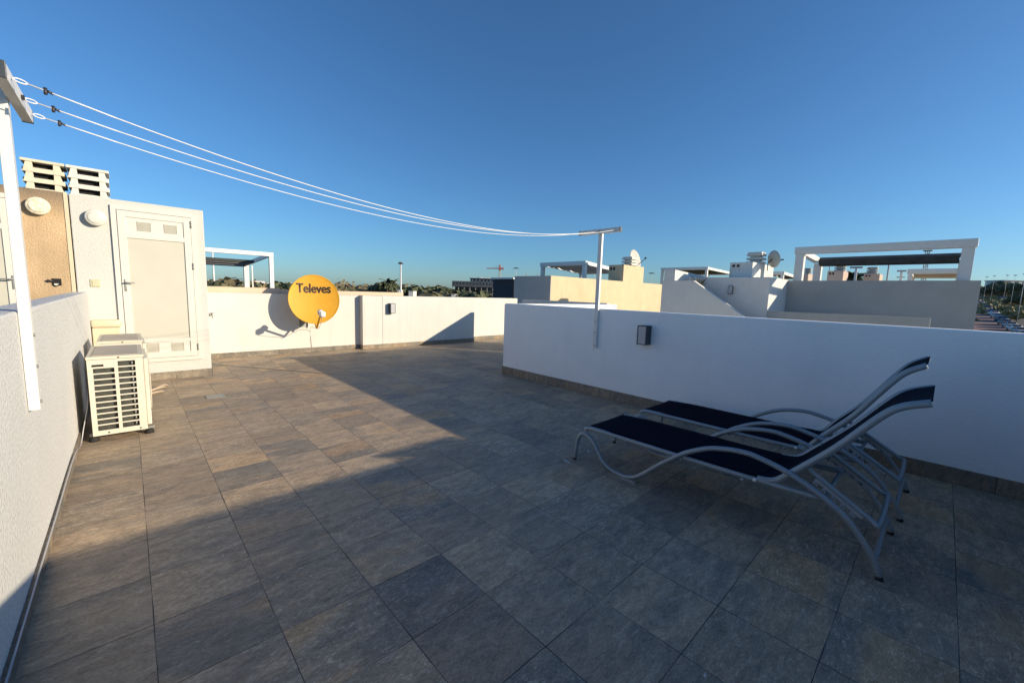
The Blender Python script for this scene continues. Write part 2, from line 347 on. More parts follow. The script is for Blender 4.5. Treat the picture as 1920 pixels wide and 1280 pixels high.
# ------------------------------------------------------------------ doors and huts
def door(parent, x0, x1, z0, z1, yf, handle_left=True, detail=True):
    """white aluminium door, front face at yf facing -Y"""
    b = B(); w = .055
    box(b, x0, x0+w, yf-.03, yf+.02, z0, z1); box(b, x1-w, x1, yf-.03, yf+.02, z0, z1); box(b, x0+w, x1-w, yf-.03, yf+.02, z1-w, z1); box(b, x0+w, x1-w, yf-.03, yf+.02, z0, z0+w)
    fr = obj('door_frame', b, 'alu', parent)
    d = B(); a0, a1 = x0+w+.006, x1-w-.004; q0, q1 = z0+w+.004, z1-w-.006; s = .085; yd = yf-.036
    box(d, a0, a0+s, yd, yf+.01, q0, q1, .004); box(d, a1-s, a1, yd, yf+.01, q0, q1, .004)
    box(d, a0+s, a1-s, yd, yf+.01, q1-s, q1, .004); box(d, a0+s, a1-s, yd, yf+.01, q0, q0+s, .004)
    box(d, a0+s, a1-s, yd, yf+.01, q1-.375, q1-.305, .004); box(d, a0+s, a1-s, yd, yf+.01, q0+.235, q0+.29, .004)
    do = obj('door', d, 'alu', parent)
    p = B(); box(p, a0+s, a1-s, yf-.020, yf+.004, q0+.29, q1-.375); pn = obj('panel', p, 'pane', do)
    obj('vent_panel', box(B(), a0+s, a1-s, yf-.022, yf+.004, q1-.305, q1-s), 'alu', do); obj('vent_panel', box(B(), a0+s, a1-s, yf-.022, yf+.004, q0+s, q0+.235), 'alu', do)
    wd = a1-a0-2*s
    for zc in (q1-s-.11, q0+s+.075):
        for f in (.30, .76):
            xc = a0+s+wd*f; v = B()
            for k in range(9):
                zz = zc-.06+k*.0145
                prism(v, [(yf-.0235, zz), (yf-.031, zz-.004), (yf-.030, zz-.0055), (yf-.0235, zz-.003)], 'x', xc-.07, xc+.07)
            box(v, xc-.074, xc-.07, yf-.028, yf-.0225, zc-.066, zc+.062); box(v, xc+.07, xc+.074, yf-.028, yf-.0225, zc-.066, zc+.062)
            obj('vent', v, 'ventgrey', do)
    hx = a0+.035 if handle_left else a1-.035
    h = B(); box(h, hx-.012, hx+.012, yd-.008, yd, 1.33, 1.50, .003); cyl(h, (hx, yd, 1.455), (hx, yd-.05, 1.455), .009)
    sg = 1 if handle_left else -1
    tube(h, smoothpts([(hx, yd-.05, 1.455), (hx+sg*.03, yd-.055, 1.455), (hx+sg*.10, yd-.05, 1.452)]), .009)
    obj('handle', h, 'steel', do, True)
    for hz_ in (z1-.16, (z0+z1)/2+.33, z0+.2):
        g = B(); hx2 = x1-w+.002 if handle_left else x0+w-.002
        cyl(g, (hx2, yd-.01, hz_-.05), (hx2, yd-.01, hz_-.004), .009); cyl(g, (hx2, yd-.01, hz_+.004), (hx2, yd-.01, hz_+.05), .009)
        obj('hinge', g, 'steel', do, True)
t = thing('rooftop_hut', 'white rendered rooftop hut with a closed white door', 'hut', (.2, 8.3, 0))
def loc0(o, t): o.location = -t.location; return o
def put(t): # parent parts authored in world space
    for c in t.children: c.location = -Vector(t.location)
b = B(); box(b, -.497, .925, YB, 10.09, -.3, 2.60, .01); obj('wall', b, 'white_hut', t)
b = B(); box(b, -.396, .93, YB-.012, YB-.0005, .0005, .115); box(b, .9255, .937, YB-.012, 9.816, .0005, .115); obj('skirting', b, 'skirt', t)
door(t, -.113, .815, .283, 2.52, YB)
put(t)
t = thing('rooftop_hut', 'neighbouring beige rooftop hut with peeling render at the far left', 'hut', (-1.4, 8.3, 0))
b = B(); box(b, -2.6, -.53, YB+.012, 10.09, -.3, 2.605, .01); obj('wall', b, 'beige_old', t)
b = B(); box(b, -.545, -.507, YB+.002, YB+.05, 1.2, 2.60); obj('corner_strip', b, 'duct', t)
door(t, -1.86, -.945, .283, 2.50, YB+.012, handle_left=False)
put(t)
# chimney louvres
def louvre(x0, x1, y0, y1, z0, mat, label, lean=0):
    t = thing('louvred_chimney', label, 'chimney', ((x0+x1)/2, (y0+y1)/2, z0), 0, 'louvred chimney caps on the two huts')
    X0, X1 = x0-(x0+x1)/2, x1-(x0+x1)/2; Y0, Y1 = y0-(y0+y1)/2, y1-(y0+y1)/2
    b = B(); box(b, X0+.07, X1-.07, Y0+.09, Y1-.07, -.01, .33); obj('flue', b, 'dark', t)
    for k, z in enumerate((-.04, .085, .21)):
        b = B(); H = .115; tp = .035
        # flared skirt boards on four sides
        for (a, c, fx) in ((X0, X1, 'y'),):
            prism(b, [(X0, z), (X1, z), (X1-tp, z+.056), (X0+tp, z+.056)], 'y', Y0, Y0+.028)
            prism(b, [(X0, z), (X1, z), (X1-tp, z+.056), (X0+tp, z+.056)], 'y', Y1-.028, Y1)
            prism(b, [(Y0+.03, z), (Y1-.03, z), (Y1-.03, z+.056), (Y0+.03, z+.056)], 'x', X0+.004, X0+.03)
            prism(b, [(Y0+.03, z), (Y1-.03, z), (Y1-.03, z+.056), (Y0+.03, z+.056)], 'x', X1-.03, X1-.004)
        # legs between tiers
        lw = .075
        for (l, r) in ((X0+.005, X0+.005+lw), (X1-.005-lw, X1-.005)):
            s = 1 if l < 0 else -1
            o_ = X0+.02 if s > 0 else X1-.02
            for (ya, yb) in ((Y0+.003, Y0+.05), (Y1-.05, Y1-.003)):
                if s > 0: prism(b, [(X0+.012, z+.005), (X0+.10, z+.005), (X0+.095, z+H+.006), (X0+.04, z+H+.006)], 'y', ya-.006, yb)
                else: prism(b, [(X1-.10, z+.005), (X1-.012, z+.005), (X1-.04, z+H+.006), (X1-.095, z+H+.006)], 'y', ya-.006, yb)
        obj('louvre_tier', b, mat, t)
    b = B(); box(b, X0-.004, X1+.004, Y0-.012, Y1+.01, .333, .368, .006); obj('cap', b, mat, t)
    return t
louvre(-.885, -.515, 8.09, 8.5, 2.60, 'louvre', 'weathered cream louvred chimney cap on the beige hut')
louvre(-.497, -.10, 8.09, 8.5, 2.60, 'louvre_w', 'clean white louvred chimney cap on the white hut')
# round bulkhead lamps
def bulkhead(x, z, y, mat, label, r=.108):
    t = thing('bulkhead_lamp', label, 'wall lamp', (x, y, z), 0, 'round wall lamps on the hut fronts')
    R = Matrix.Rotation(math.pi/2, 4, 'X')
    obj('base', lathe(B(), [(0, 0), (r*.8, 0), (r*.8, .03), (r*.97, .04), (r, .048), (r, .072), (r*.97, .082), (r*.80, .086), (0, .086)], 40, R), mat, t, True)
    obj('diffuser', lathe(B(), [(r*.78, .0865), (r*.76, .092), (r*.60, .096), (0, .099)], 40, R), mat, t, True)
    return t
bulkhead(-.258, 2.315, YB, 'lampround', 'plain white round lamp beside the white door')
bulkhead(-.768, 2.385, YB+.012, 'lampold', 'cracked and peeling round lamp on the beige wall')
t = thing('light_switch', 'yellowed light switch on the white hut left of the door', 'switch', (-.32, YB, 1.43))
b = B(); box(b, -.05, .05, -.012, 0, -.05, .055, .006); obj('plate', b, 'switch', t); b = B(); box(b, -.03, .034, -.019, -.0125, -.038, .042, .004); obj('rocker', b, 'switch', t)
t = thing('broken_socket', 'broken dark wall socket with loose wires on the beige wall', 'socket', (-.69, YB+.012, 1.435))
b = B(); box(b, -.028, .055, -.01, 0, -.045, .045); obj('recess', b, 'dark', t)
b = B(); tube(b, smoothpts([(.0, -.01, .0), (-.03, -.04, .012), (-.065, -.03, .02), (-.055, -.02, -.005)]), .009, 8); tube(b, smoothpts([(.03, -.01, -.02), (.02, -.03, -.05), (-.01, -.02, -.045)]), .006, 8); obj('wire', b, 'hook', t, True)
b = B(); box(b, -.012, .03, -.022, -.011, -.05, -.02, .003); obj('terminal', b, 'lampround', t)
t = thing('duct_cover', 'yellowed plastic duct cover low on the hut behind the air conditioners', 'duct', (-.25, YB, .8))
b = B(); box(b, -.148, .155, -.075, 0, .02, .13, .025); obj('cover', b, 'duct', t, True)
b = B(); box(b, -.14, .14, -.055, 0, -.5, .019, .012); obj('channel', b, 'duct', t)
# wall tap
t = thing('wall_tap', 'small metal tap on the back wall beside the hut corner', 'tap', (1.17, 9.83, .87))
b = B(); cyl(b, (0, 0, 0), (0, -.07, 0), .012); tube(b, smoothpts([(0, -.07, 0), (.0, -.10, -.01), (0, -.105, -.06)]), .011); obj('spout', b, 'steel', t, True)
b = B(); cyl(b, (0, -.05, .0), (0, -.05, .035), .008); box(b, -.04, .04, -.058, -.042, .035, .043, .003); obj('lever', b, 'hook', t)
# box lamps
def boxlamp(loc, rz, label):
    t = thing('box_lamp', label, 'wall lamp', loc, rz, 'dark box lamps on the terrace walls')
    b = B(); w, h, d = .065, .125, .13; f = .011
    box(b, -w, -w+f, -d, 0, -h, h); box(b, w-f, w, -d, 0, -h, h); box(b, -w+f, w-f, -d, 0, h-f, h); box(b, -w+f, w-f, -d, 0, -h, -h+f); box(b, -w+f, w-f, -.02, 0, -h+f, h-f)
    obj('housing', b, 'darkmetal', t)
    b = B(); box(b, -w+f, w-f, -d+.004, -d+.012, -h+f, h-f); obj('glass', b, 'lampglass', t)
    return t
boxlamp((4.845, 9.643, 1.005), 0, 'dark box lamp on the sunlit back wall right of the pillar')
boxlamp((XR, 2.67, .985), -math.pi/2, 'dark box lamp on the shaded wall behind the loungers')
# ------------------------------------------------------------------ washing line
def line_post(loc, sgn, z0, z1, label, bar_out, n_hooks):
    """post fixed to a wall, sgn: +1 bar sits on +X side"""
    t = thing('washing_line_post', label, 'post', loc, 0, 'washing line posts')
    b = B(); box(b, -.02, .02, -.03, .03, z0, z1, .003); obj('post', b, 'aluw', t)
    b = B(); box(b, sgn*.021 if sgn > 0 else sgn*.061, sgn*.061 if sgn > 0 else sgn*.021, -.335, .335, z1-.075, z1-.01, .002); br = obj('crossbar', b, 'aluw', t)
    for s in (-1, 1):
        c = B(); xm = sgn*.041; box(c, xm-.021, xm+.021, s*.3355 if s > 0 else -.347, .347 if s > 0 else -.3355, z1-.077, z1-.008, .002); obj('end_cap', c, 'darkmetal', br)
    for z in (z0+.04, z0+.22, z0+.38):
        c = B(); cyl(c, (sgn*.0205, 0, z), (sgn*.025, 0, z), .009, 10); obj('screw', c, 'steel', t, True)
    c = B(); cyl(c, (-.035, 0, z1-.045), (.035, 0, z1-.045), .007, 8); cyl(c, (sgn*.062, .0, z1-.045), (sgn*.072, .0, z1-.045), .012, 6); obj('bolt', c, 'hook', t)
    return t
LP = (XL+.0215, 3.13, 0); RP = (XR-.0215, 3.46, 0)
line_post(LP, 1, .81, 2.375, 'tall white washing line post on the left parapet in full sun', .04, 3)
line_post(RP, -1, .72, 2.42, 'white washing line post on the shaded right parapet', .04, 3)
xl, xr = LP[0]+.062, RP[0]-.062
for i, (yl, yr, sag, lab) in enumerate(((LP[1]-.245, RP[1]-.27, .285, 'washing line on the near side, the topmost in the photo'), (LP[1]+.03, RP[1]+0.0, .247, 'washing line in the middle of the three'), (LP[1]+.285, RP[1]+.27, .242, 'washing line on the far side, the lowest at the left post'))):
    t = thing('washing_line', lab, 'rope', (xl, yl, 2.33), 0, 'three white washing lines between the posts')
    A = Vector((xl, yl, 2.335)); D = Vector((xr, yr, 2.375)); O = Vector(t.location)
    pts = []
    for k in range(49):
        s = k/48; p = A.lerp(D, s); p.z -= 4*sag*s*(1-s); pts.append(p-O)
    b = B(); tube(b, pts[2:], .0028, 7); obj('rope', b, 'rope', t, True)
    b = B(); dirv = (pts[3]-pts[0]).normalized()
    ring = [Vector((0, 0, .005)) + dirv*(.026+.020*math.cos(a)) + Vector((0, .75, .65)).normalized()*(.017*math.sin(a)) for a in [2*math.pi*k/18 for k in range(18)]]
    tube(b, ring, .0028, 6, closed=True); cyl(b, ring[0], pts[3], .003); obj('ring', b, 'rope', t, True)
    b = B(); q = pts[0].lerp(pts[3], .30); cyl(b, q-Vector((0, .003, .016)), q+Vector((0, .003, .013)), .0065, 8); cyl(b, q+dirv*.008-Vector((0, .006, .0)), q+dirv*.022+Vector((0, .006, 0)), .006, 8); obj('rope_clamp', b, 'hook', t, True)
# ------------------------------------------------------------------ air conditioning units
def make_ac():
    t = thing('air_conditioner', 'air conditioning unit nearest the camera with its slatted side towards us', 'air conditioner', (-.118, 5.15, 0), 0, 'outdoor air conditioning units beside the left wall')
    W, L, z0, z1 = .185, .84, .07, .80
    # casing: end facing the camera (-Y) is a slatted opening
    b = B()
    box(b, -W, -W+.006, .004, L, z0, z1-.03)                      # wall side
    box(b, W-.006, W, .004, L, z0, z1-.03)                       # front side
    box(b, -W+.006, W-.006, L-.006, L, z0, z1-.03)
    box(b, -W+.006, W-.006, .004, L-.006, z0, z0+.012)
    obj('casing', b, 'ac', t)
    b = B(); box(b, -W-.006, W+.006, -.004, L+.004, z1-.032, z1-.006, .004); box(b, -W+.03, W-.03, .03, L-.03, z1-.0055, z1-.001, .002)
    tp = obj('top_cover', b, 'acgrime', t)
    b = B(); s = .004
    # end frame with two columns of slots
    xa = [-W, -W+.035, -.012, .012, W-.055, W]
    def solid(x0, x1, z_0, z_1): box(b, x0, x1, -s, .004, z_0, z_1)
    top = z1-.034
    solid(xa[0], xa[1], z0, top); solid(xa[4], xa[5], z0, top); solid(xa[2], xa[3], z0, top)
    zb = z0+.045; zr = top-.022; zl = zr-.052; n = 12; pitch = (zr-zb)/12
    solid(xa[1], xa[2], z0, zb); solid(xa[3], xa[4], z0, zb)
    solid(xa[3], xa[4], zr, top); solid(xa[1], xa[2], zb+11*pitch-.004, top)
    for k in range(1, 12):
        zz = zb+k*pitch; solid(xa[3], xa[4], zz-.006, zz+.006)
        if k < 11: solid(xa[1], xa[2], zz-.006, zz+.006)
    obj('side_grille', b, 'ac', t)
    b = B(); box(b, -W+.012, W-.03, .03, .05, z0+.02, z1-.045); box(b, -W+.012, -W+.03, .05, L-.05, z0+.02, z1-.045); obj('condenser', b, 'acfin', t)
    for k in range(12): zz = zb+(k+.5)*pitch; obj('coil_bend', cyl(B(), (xa[4]-.022, .012, zz-.014), (xa[4]-.022, .012, zz+.014), .006, 8), 'steel', t, True)
    # protruding fan front towards +X
    b = B(); box(b, W+.001, W+.034, .03, L-.02, z0+.03, z1-.05, .008); obj('front_panel', b, 'ac', t)
    b = B()
    Rm = Matrix.Translation((W+.033, L*.42, (z0+z1)/2)) @ Matrix.Rotation(math.pi/2, 4, 'Y')
    for rr in (.05, .1, .15, .2, .25): 
        pts = [Rm @ Vector((rr*math.cos(2*math.pi*k/28), rr*math.sin(2*math.pi*k/28), .012)) for k in range(28)]; tube(b, pts, .003, 6, closed=True)
    for k in range(8): a = math.pi*k/8; tube(b, [Rm @ Vector((.25*math.cos(a), .25*math.sin(a), .008)), Rm @ Vector((-.25*math.cos(a), -.25*math.sin(a), .008))], .003, 6)
    obj('fan_guard', b, 'ac', t, True)
    for y in (.1, L-.12):
        b = B(); box(b, -W-.03, W+.05, y-.02, y+.02, .045, z0-.0005, .004); obj('foot_rail', b, 'steel', t)
        for x in (-W+.0, W+.01):
            b = B(); lathe(b, [(0, 0), (.038, 0), (.036, .02), (.022, .044), (0, .044)], 16, Matrix.Translation((x, y, .0))); obj('rubber_foot', b, 'rubber', t, True)
    b = B(); box(b, -W+.03, -W+.105, -.0075, -.0042, top-.062, top-.042, .001); nm = obj('name_plate', b, 'rubber', t)
    for x_, z_ in ((.02, z1-.02), (-.08, z0+.02), (.135, z0+.02)): obj('screw', cyl(B(), (x_, -.004, z_), (x_, -.009, z_), .0065, 10), 'hook', t, True)
    return t
def grime():
    m, t, b = nt('dusty_ivory_top'); p = geo(t)
    mp = t.nodes.new('ShaderNodeMapping'); mp.inputs['Scale'].default_value = (2, 14, 1); t.links.new(p, mp.inputs[0])
    n = noise(t, mp.outputs[0], 1.3, 5, .6); s = t.nodes.new('ShaderNodeSeparateXYZ'); t.links.new(p, s.inputs[0])
    f = mth(t, 'MULTIPLY', ramp(t, n.outputs[0], [(.3, .35), (.7, .95)]).outputs[0], mth(t, 'GREATER_THAN', s.outputs[2], .7946))
    c = mix(t, f, (.60, .55, .44), (.36, .31, .26)); t.links.new(c, b.inputs['Base Color']); b.inputs['Roughness'].default_value = .7
    return m
M['acgrime'] = grime()
ac = make_ac()
dup(ac, (-.098, 6.42, 0), 0, None, 'second air conditioning unit behind the first, beside the hut door')
t = thing('cable_loop', 'loose pale cable looped on the tiles beside the air conditioner', 'cable', (.17, 7.1, 0))
b = B(); tube(b, smoothpts([(-.1, 0, .02), (.02, .06, .05), (.12, .22, .06), (.16, .35, .02), (.05, .25, .015), (-.06, .08, .01)]), .012, 8); tube(b, smoothpts([(-.1, -.1, .02), (.05, -.06, .03), (.1, .0, .015), (0, -.02, .01), (-.1, -.12, .012)]), .010, 8); obj('cable', b, 'cable', t, True)
t = thing('drain_hose', 'thin grey drain hose hanging between the wall and the first unit', 'hose', (-.36, 5.2, 0))
b = B(); tube(b, smoothpts([(.03, .25, .45), (.03, .1, .33), (.0, -.02, .15), (-.02, -.12, .03), (-.022, -.6, .096), (-.022, -1.8, .096), (-.022, -3.2, .096)]), .004, 7); obj('hose', b, 'lampglass', t, True)
# floor drain
t = thing('floor_drain', 'small square steel drain grate set in the sunlit tiles', 'drain', (.765, 6.48, 0))
b = B(); box(b, -.10, .10, -.10, -.085, .0005, .005); box(b, -.10, .10, .085, .10, .0005, .005); box(b, -.10, -.085, -.085, .085, .0005, .005); box(b, .085, .10, -.085, .085, .0005, .005)
for k in range(5): box(b, -.085, .085, -.07+k*.035-.010, -.07+k*.035+.010, .0005, .0045)
obj('grate', b, 'steel', t); b = B(); box(b, -.085, .085, -.085, .085, .0003, .0015); obj('well', b, 'dark', t)
# paint splashes and crumbs on the tiles
def splash(px, py, s, label, seed, el=1.6):
    rnd = random.Random(seed); p = az(px, py, 0); b = B(); n = 14
    ring = [b.verts.new((math.cos(2*math.pi*k/n)*s*el*rnd.uniform(.5, 1.1), math.sin(2*math.pi*k/n)*s*rnd.uniform(.4, 1.1), .0012)) for k in range(n)]
    c = b.verts.new((0, 0, .0022))
    for k in range(n): b.faces.new((c, ring[k], ring[(k+1) % n]))
    o = obj('paint_splash', b, 'paint', None, False, (p.x, p.y, 0)); o.rotation_euler.z = rnd.uniform(0, 3)
    tag(o, label, 'paint splash', 'dried paint spots on the tiles')
splash(1062, 864, .022, 'dried white paint splash left of the near lounger foot', 1, 2.6)
splash(1103, 846, .018, 'dried white paint splash under the foot end of the near lounger', 2, 2.2)
splash(673, 970, .008, 'small white paint spot in the middle of the shaded tiles', 3)
splash(418, 1042, .006, 'small pale paint ring on a brown tile near the shadow edge', 4)
splash(264, 1110, .006, 'tiny white paint spot beside the left tile joint', 5)
splash(1322, 1266, .007, 'small pale spot near the bottom edge of the floor', 6)
# ------------------------------------------------------------------ yellow satellite dish
t = thing('satellite_dish', 'large yellow satellite dish with dark lettering mounted on the back wall', 'satellite dish', (2.92, 9.83, .6))
DC = Vector((2.925, 9.33, 1.215)) - Vector(t.location)
nrm = Vector((-.20, -1, .16)).normalized()
xa_ = nrm.cross(Vector((0, 0, 1))).normalized()*-1; ya_ = nrm.cross(xa_).normalized()
if ya_.z < 0: ya_ = -ya_
if xa_.x < 0: xa_ = -xa_
RA, RB = .492, .520
def dz(u, v): return .075*(u*u/RA**2+v*v/RB**2) - .075
def dpt(u, v, off=0): return DC + xa_*u + ya_*v + nrm*(dz(u, v)+off)
b = B(); n = 64; K = 14; front = []; back = []
for i in range(1, K+1):
    s = i/K
    front.append([b.verts.new(dpt(RA*s*math.cos(2*math.pi*k/n), RB*s*math.sin(2*math.pi*k/n), .004)) for k in range(n)])
    back.append([b.verts.new(dpt(RA*s*math.cos(2*math.pi*k/n), RB*s*math.sin(2*math.pi*k/n), -.004)) for k in range(n)])
for S in (front, back):
    c = b.verts.new(dpt(0, 0, .004 if S is front else -.004))
    for k in range(n): b.faces.new((c, S[0][k], S[0][(k+1) % n]))
    for i in range(K-1):
        for k in range(n): b.faces.new((S[i][k], S[i+1][k], S[i+1][(k+1) % n], S[i][(k+1) % n]))
rim = [[b.verts.new(dpt(q*RA*math.cos(2*math.pi*k/n), q*RB*math.sin(2*math.pi*k/n), o_)) for k in range(n)] for q, o_ in ((1.012, .008), (1.022, .002), (1.012, -.012))]
loops = [front[-1]]+rim+[back[-1]]
for a, c in zip(loops, loops[1:]):
    for k in range(n): b.faces.new((a[k], a[(k+1) % n], c[(k+1) % n], c[k]))
refl = obj('reflector', b, 'yellow', t, True)
# lettering
fc = bpy.data.curves.new('lettering', 'FONT'); fc.body = 'Televes'; fc.size = .27; fc.align_x = 'CENTER'; fc.offset = .003; fc.extrude = 0; fc.space_character = .98
fo = bpy.data.objects.new('lettering', fc); C.objects.link(fo)
bpy.context.view_layer.update()
me = bpy.data.meshes.new_from_object(fo.evaluated_get(bpy.context.evaluated_depsgraph_get())); C.objects.unlink(fo); bpy.data.objects.remove(fo)
b = B(); k0 = 0
for q, (sx_, sy_) in enumerate(((0, 0), (.0055, 0), (-.0055, 0), (0, .004), (0, -.004))):
    b2 = B(); b2.from_mesh(me); bmesh.ops.triangulate(b2, faces=b2.faces[:]); bmesh.ops.subdivide_edges(b2, edges=b2.edges[:], cuts=2, use_grid_fill=True)
    for v in b2.verts: v.co = dpt(v.co.x*.83+sx_, v.co.y+.15+sy_, .0065+q*.0004)
    m2 = bpy.data.meshes.new('tmp'); b2.to_mesh(m2); b2.free(); b.from_mesh(m2); bpy.data.meshes.remove(m2)
o = obj('lettering', b, 'ink', t)
for u, v in ((-.085, -.055), (.075, -.055), (.0, -.33), (-.02, .3)): obj('bolt', cyl(B(), dpt(u, v, .0045), dpt(u, v, .008), .006, 8), 'hook', t, True)
# arm, converter, bracket
T0 = Vector(t.location)
al = Vector((2.90, 9.13, .625))-T0; ln = Vector((2.83, 8.66, .95))-T0; ab = dpt(.0, -RB*.96, -.05)
b = B(); tube(b, smoothpts([ab+Vector((0, .18, .1)), ab, al+Vector((.0, .03, -.005)), al+(ln-al)*.12, ln]), .021, 10); obj('arm', b, 'yellow', t, True)
b = B(); dn = (DC-ln).normalized(); cyl(b, ln-dn*.12, ln-dn*.0, .042, 16); cyl(b, ln-dn*.0, ln+dn*.065, .056, 18, .060); box(b, ln.x-.05, ln.x+.05, ln.y-.14, ln.y-.02, ln.z-.07, ln.z+.04, .02); obj('converter', b, 'lnb', t, True)
b = B(); cyl(b, ln+dn*.0655, ln+dn*.072, .042, 16); obj('feed_cap', b, 'rubber', t, True)
b = B(); tube(b, [Vector((-.10, -.02, .1)), Vector((-.10, -.36, .12)), dpt(-.06, -.28, -.03)], .02, 10); box(b, -.17, -.03, -.012, -.0005, -.02, .22); cyl(b, Vector((-.10, -.30, -.02)), Vector((-.10, -.30, .5)), .022, 12)
box(b, -.16, -.04, -.42, -.30, .28, .46, .01); obj('wall_bracket', b, 'steel', t)
b = B(); tube(b, smoothpts([ln-dn*.14, ln-dn*.12+Vector((.01, .05, -.07)), al+Vector((.01, -.12, .02)), al+Vector((0, .0, -.03)), Vector((.0, -.25, -.0)), Vector((.05, -.012, -.12)), Vector((.06, -.012, -.3)), Vector((.075, -.012, -.495))]), .0045, 7); obj('cable', b, 'lampglass', t, True)
# ------------------------------------------------------------------ sun loungers
SPROF = [(2.16, .010), (2.148, .10), (2.132, .195), (2.09, .252), (2.03, .25), (1.963, .205), (1.905, .125), (1.85, .062), (1.75, .022), (1.617, .020), (1.511, .075), (1.366, .21), (1.228, .325), (1.141, .385), (1.016, .447), (.896, .477), (.793, .487), (.724, .48), (.599, .452), (.479, .409), (.366, .35), (.256, .273), (.173, .172), (.119, .089), (.090, .014)]
def lounger(x0, dy, backp, label, W=.62):
    t = thing('sun_lounger', label, 'sun lounger', (x0+W/2, 1.1+dy, 0), 0, 'sun loungers side by side in the shade')
    def L(x, y, z): return Vector((x-W/2, y-1.1, z))
    r = .017
    for s in (0, 1):
        xs = -.014 if s == 0 else W+.014
        b = B(); tube(b, smoothpts([L(xs, y, z+.004) for y, z in SPROF], 5), r, 12); sf = obj('side_frame', b, 'frame', t, True)
        xr_ = .016 if s == 0 else W-.016
        b = B(); tube(b, smoothpts([L(xr_, 2.075, .285), L(xr_, 2.055, .308), L(xr_, 1.9, .318), L(xr_, .9, .322), L(xr_, .36, .335)], 5), .019, 12); obj('seat_rail', b, 'frame', t, True)
        b = B(); tube(b, smoothpts([L(xr_+(.006 if s == 0 else -.006), y, z) for y, z in backp], 5), .020, 12); obj('back_rail', b, 'frame', t, True)
        b = B(); box(b, xs-W/2-.018, xs-W/2+.018, 1.617-1.1-.07, 1.617-1.1+.07, .0005, .010, .003); obj('foot_pad', b, 'pad', sf)
        b = B(); cyl(b, L(xs, 2.161, .0), L(xs, 2.16, .014), .0185); obj('foot_cap', b, 'rubber', sf, True); b = B(); cyl(b, L(xs, .089, .0), L(xs, .091, .014), .0185); obj('foot_cap', b, 'rubber', sf, True)
        b = B(); sg = -1 if s == 0 else 1
        cyl(b, L(xr_, .725, .328), L(xr_+sg*.028, .725, .328), .012, 12); cyl(b, L(xr_, 1.22, .322), L(xr_+sg*.028, 1.22, .322), .008, 10); obj('bolt', b, 'lnb', t, True)
    # cross bars
    for y, z in ((2.06, .30), (.37, .335), (.118, .10), (1.22, .300), (.80, .300)): obj('cross_bar', cyl(B(), L(.0, y, z), L(W, y, z), .0125, 10), 'frame', t, True)
    # support frame with toothed racks
    bp = Vector((backp[-4][0], backp[-4][1])); 
    b = B(); q = [L(.05, .50, .50), L(.055, .40, .435), L(.055, .16, .285), L(.075, .125, .268), L(W-.075, .125, .268), L(W-.055, .16, .285), L(W-.055, .40, .435), L(W-.05, .50, .50)]
    tube(b, smoothpts(q, 5), .0135, 10); obj('support_frame', b, 'frame', t, True)
    for s in (0, 1):
        xs = .055 if s == 0 else W-.055; b = B()
        d = (L(xs, .19, .30)-L(xs, .42, .445)); Ln = d.length; d.normalize(); up = Vector((0, d.z, -d.y)); up = up if up.z < 0 else -up
        o0 = L(xs, .42, .438); nT = 5
        def pr(a0, u0, a1, u1, a2, u2, a3, u3):
            A_ = [b.verts.new(o0+d*p+up*q+Vector((-.006, 0, 0))) for p, q in ((a0, u0), (a1, u1), (a2, u2), (a3, u3))]; D_ = [b.verts.new(o0+d*p+up*q+Vector((.006, 0, 0))) for p, q in ((a0, u0), (a1, u1), (a2, u2), (a3, u3))]
            b.faces.new(A_); b.faces.new(D_[::-1])
            for k2 in range(4): b.faces.new((A_[k2], D_[k2], D_[(k2+1) % 4], A_[(k2+1) % 4]))
        pr(0, .004, Ln, .004, Ln, .020, 0, .020)
        for k in range(nT):
            a = Ln*k/nT; g_ = Ln/nT
            pr(a+g_*.05, .0195, a+g_*.38, .0195, a+g_*.30, .040, a+g_*.12, .046)
            pr(a+g_*.30, .0335, a+g_*.34, .024, a+g_*.62, .038, a+g_*.55, .046)
        obj('rack', b, 'rack', t)
    # sling: seat then back, one strip each
    def sling(name, prof, sag, x_in=.018):
        b = B(); P_ = smoothpts([Vector((0, y, z)) for y, z in prof], 6); nx = 10; rows = []
        for lay in (0, 1):
            rr = []
            for p in P_:
                rr.append([b.verts.new(L(x_in+(W-2*x_in)*i/nx, p.y, p.z+lay*.004 - sag*4*(i/nx)*(1-i/nx))) for i in range(nx+1)])
            rows.append(rr)
        for lay in (0, 1):
            for a, c in zip(rows[lay], rows[lay][1:]):
                for i in range(nx): b.faces.new((a[i], a[i+1], c[i+1], c[i]))
        for i in range(len(P_)-1):
            for j in (0, nx): b.faces.new((rows[0][i][j], rows[0][i+1][j], rows[1][i+1][j], rows[1][i][j]))
        for i in range(nx):
            for j in (0, -1): b.faces.new((rows[0][j][i], rows[0][j][i+1], rows[1][j][i+1], rows[1][j][i]))
        return obj(name, b, 'fabric', t, True)
    sling('seat_sling', [(2.065, .322), (1.8, .334), (1.3, .336), (.9, .338), (.690, .346)], .006, .010)
    bb = [(y-.004, z+.012) for y, z in backp]; bb[0] = (.74, .345)
    sling('back_sling', bb, .012, .016)
    return t
lounger(2.885, 0, [(.715, .333), (.62, .355), (.52, .455), (.344, .653), (.177, .877), (.098, .950), (-.003, .991)], 'near sun lounger with a navy mesh sling and its backrest partly raised')
lounger(3.80, -.03, [(.715, .333), (.655, .35), (.565, .47), (.411, .656), (.279, .866), (.179, 1.011), (.074, 1.084)], 'far sun lounger against the white wall with a steeper raised backrest')
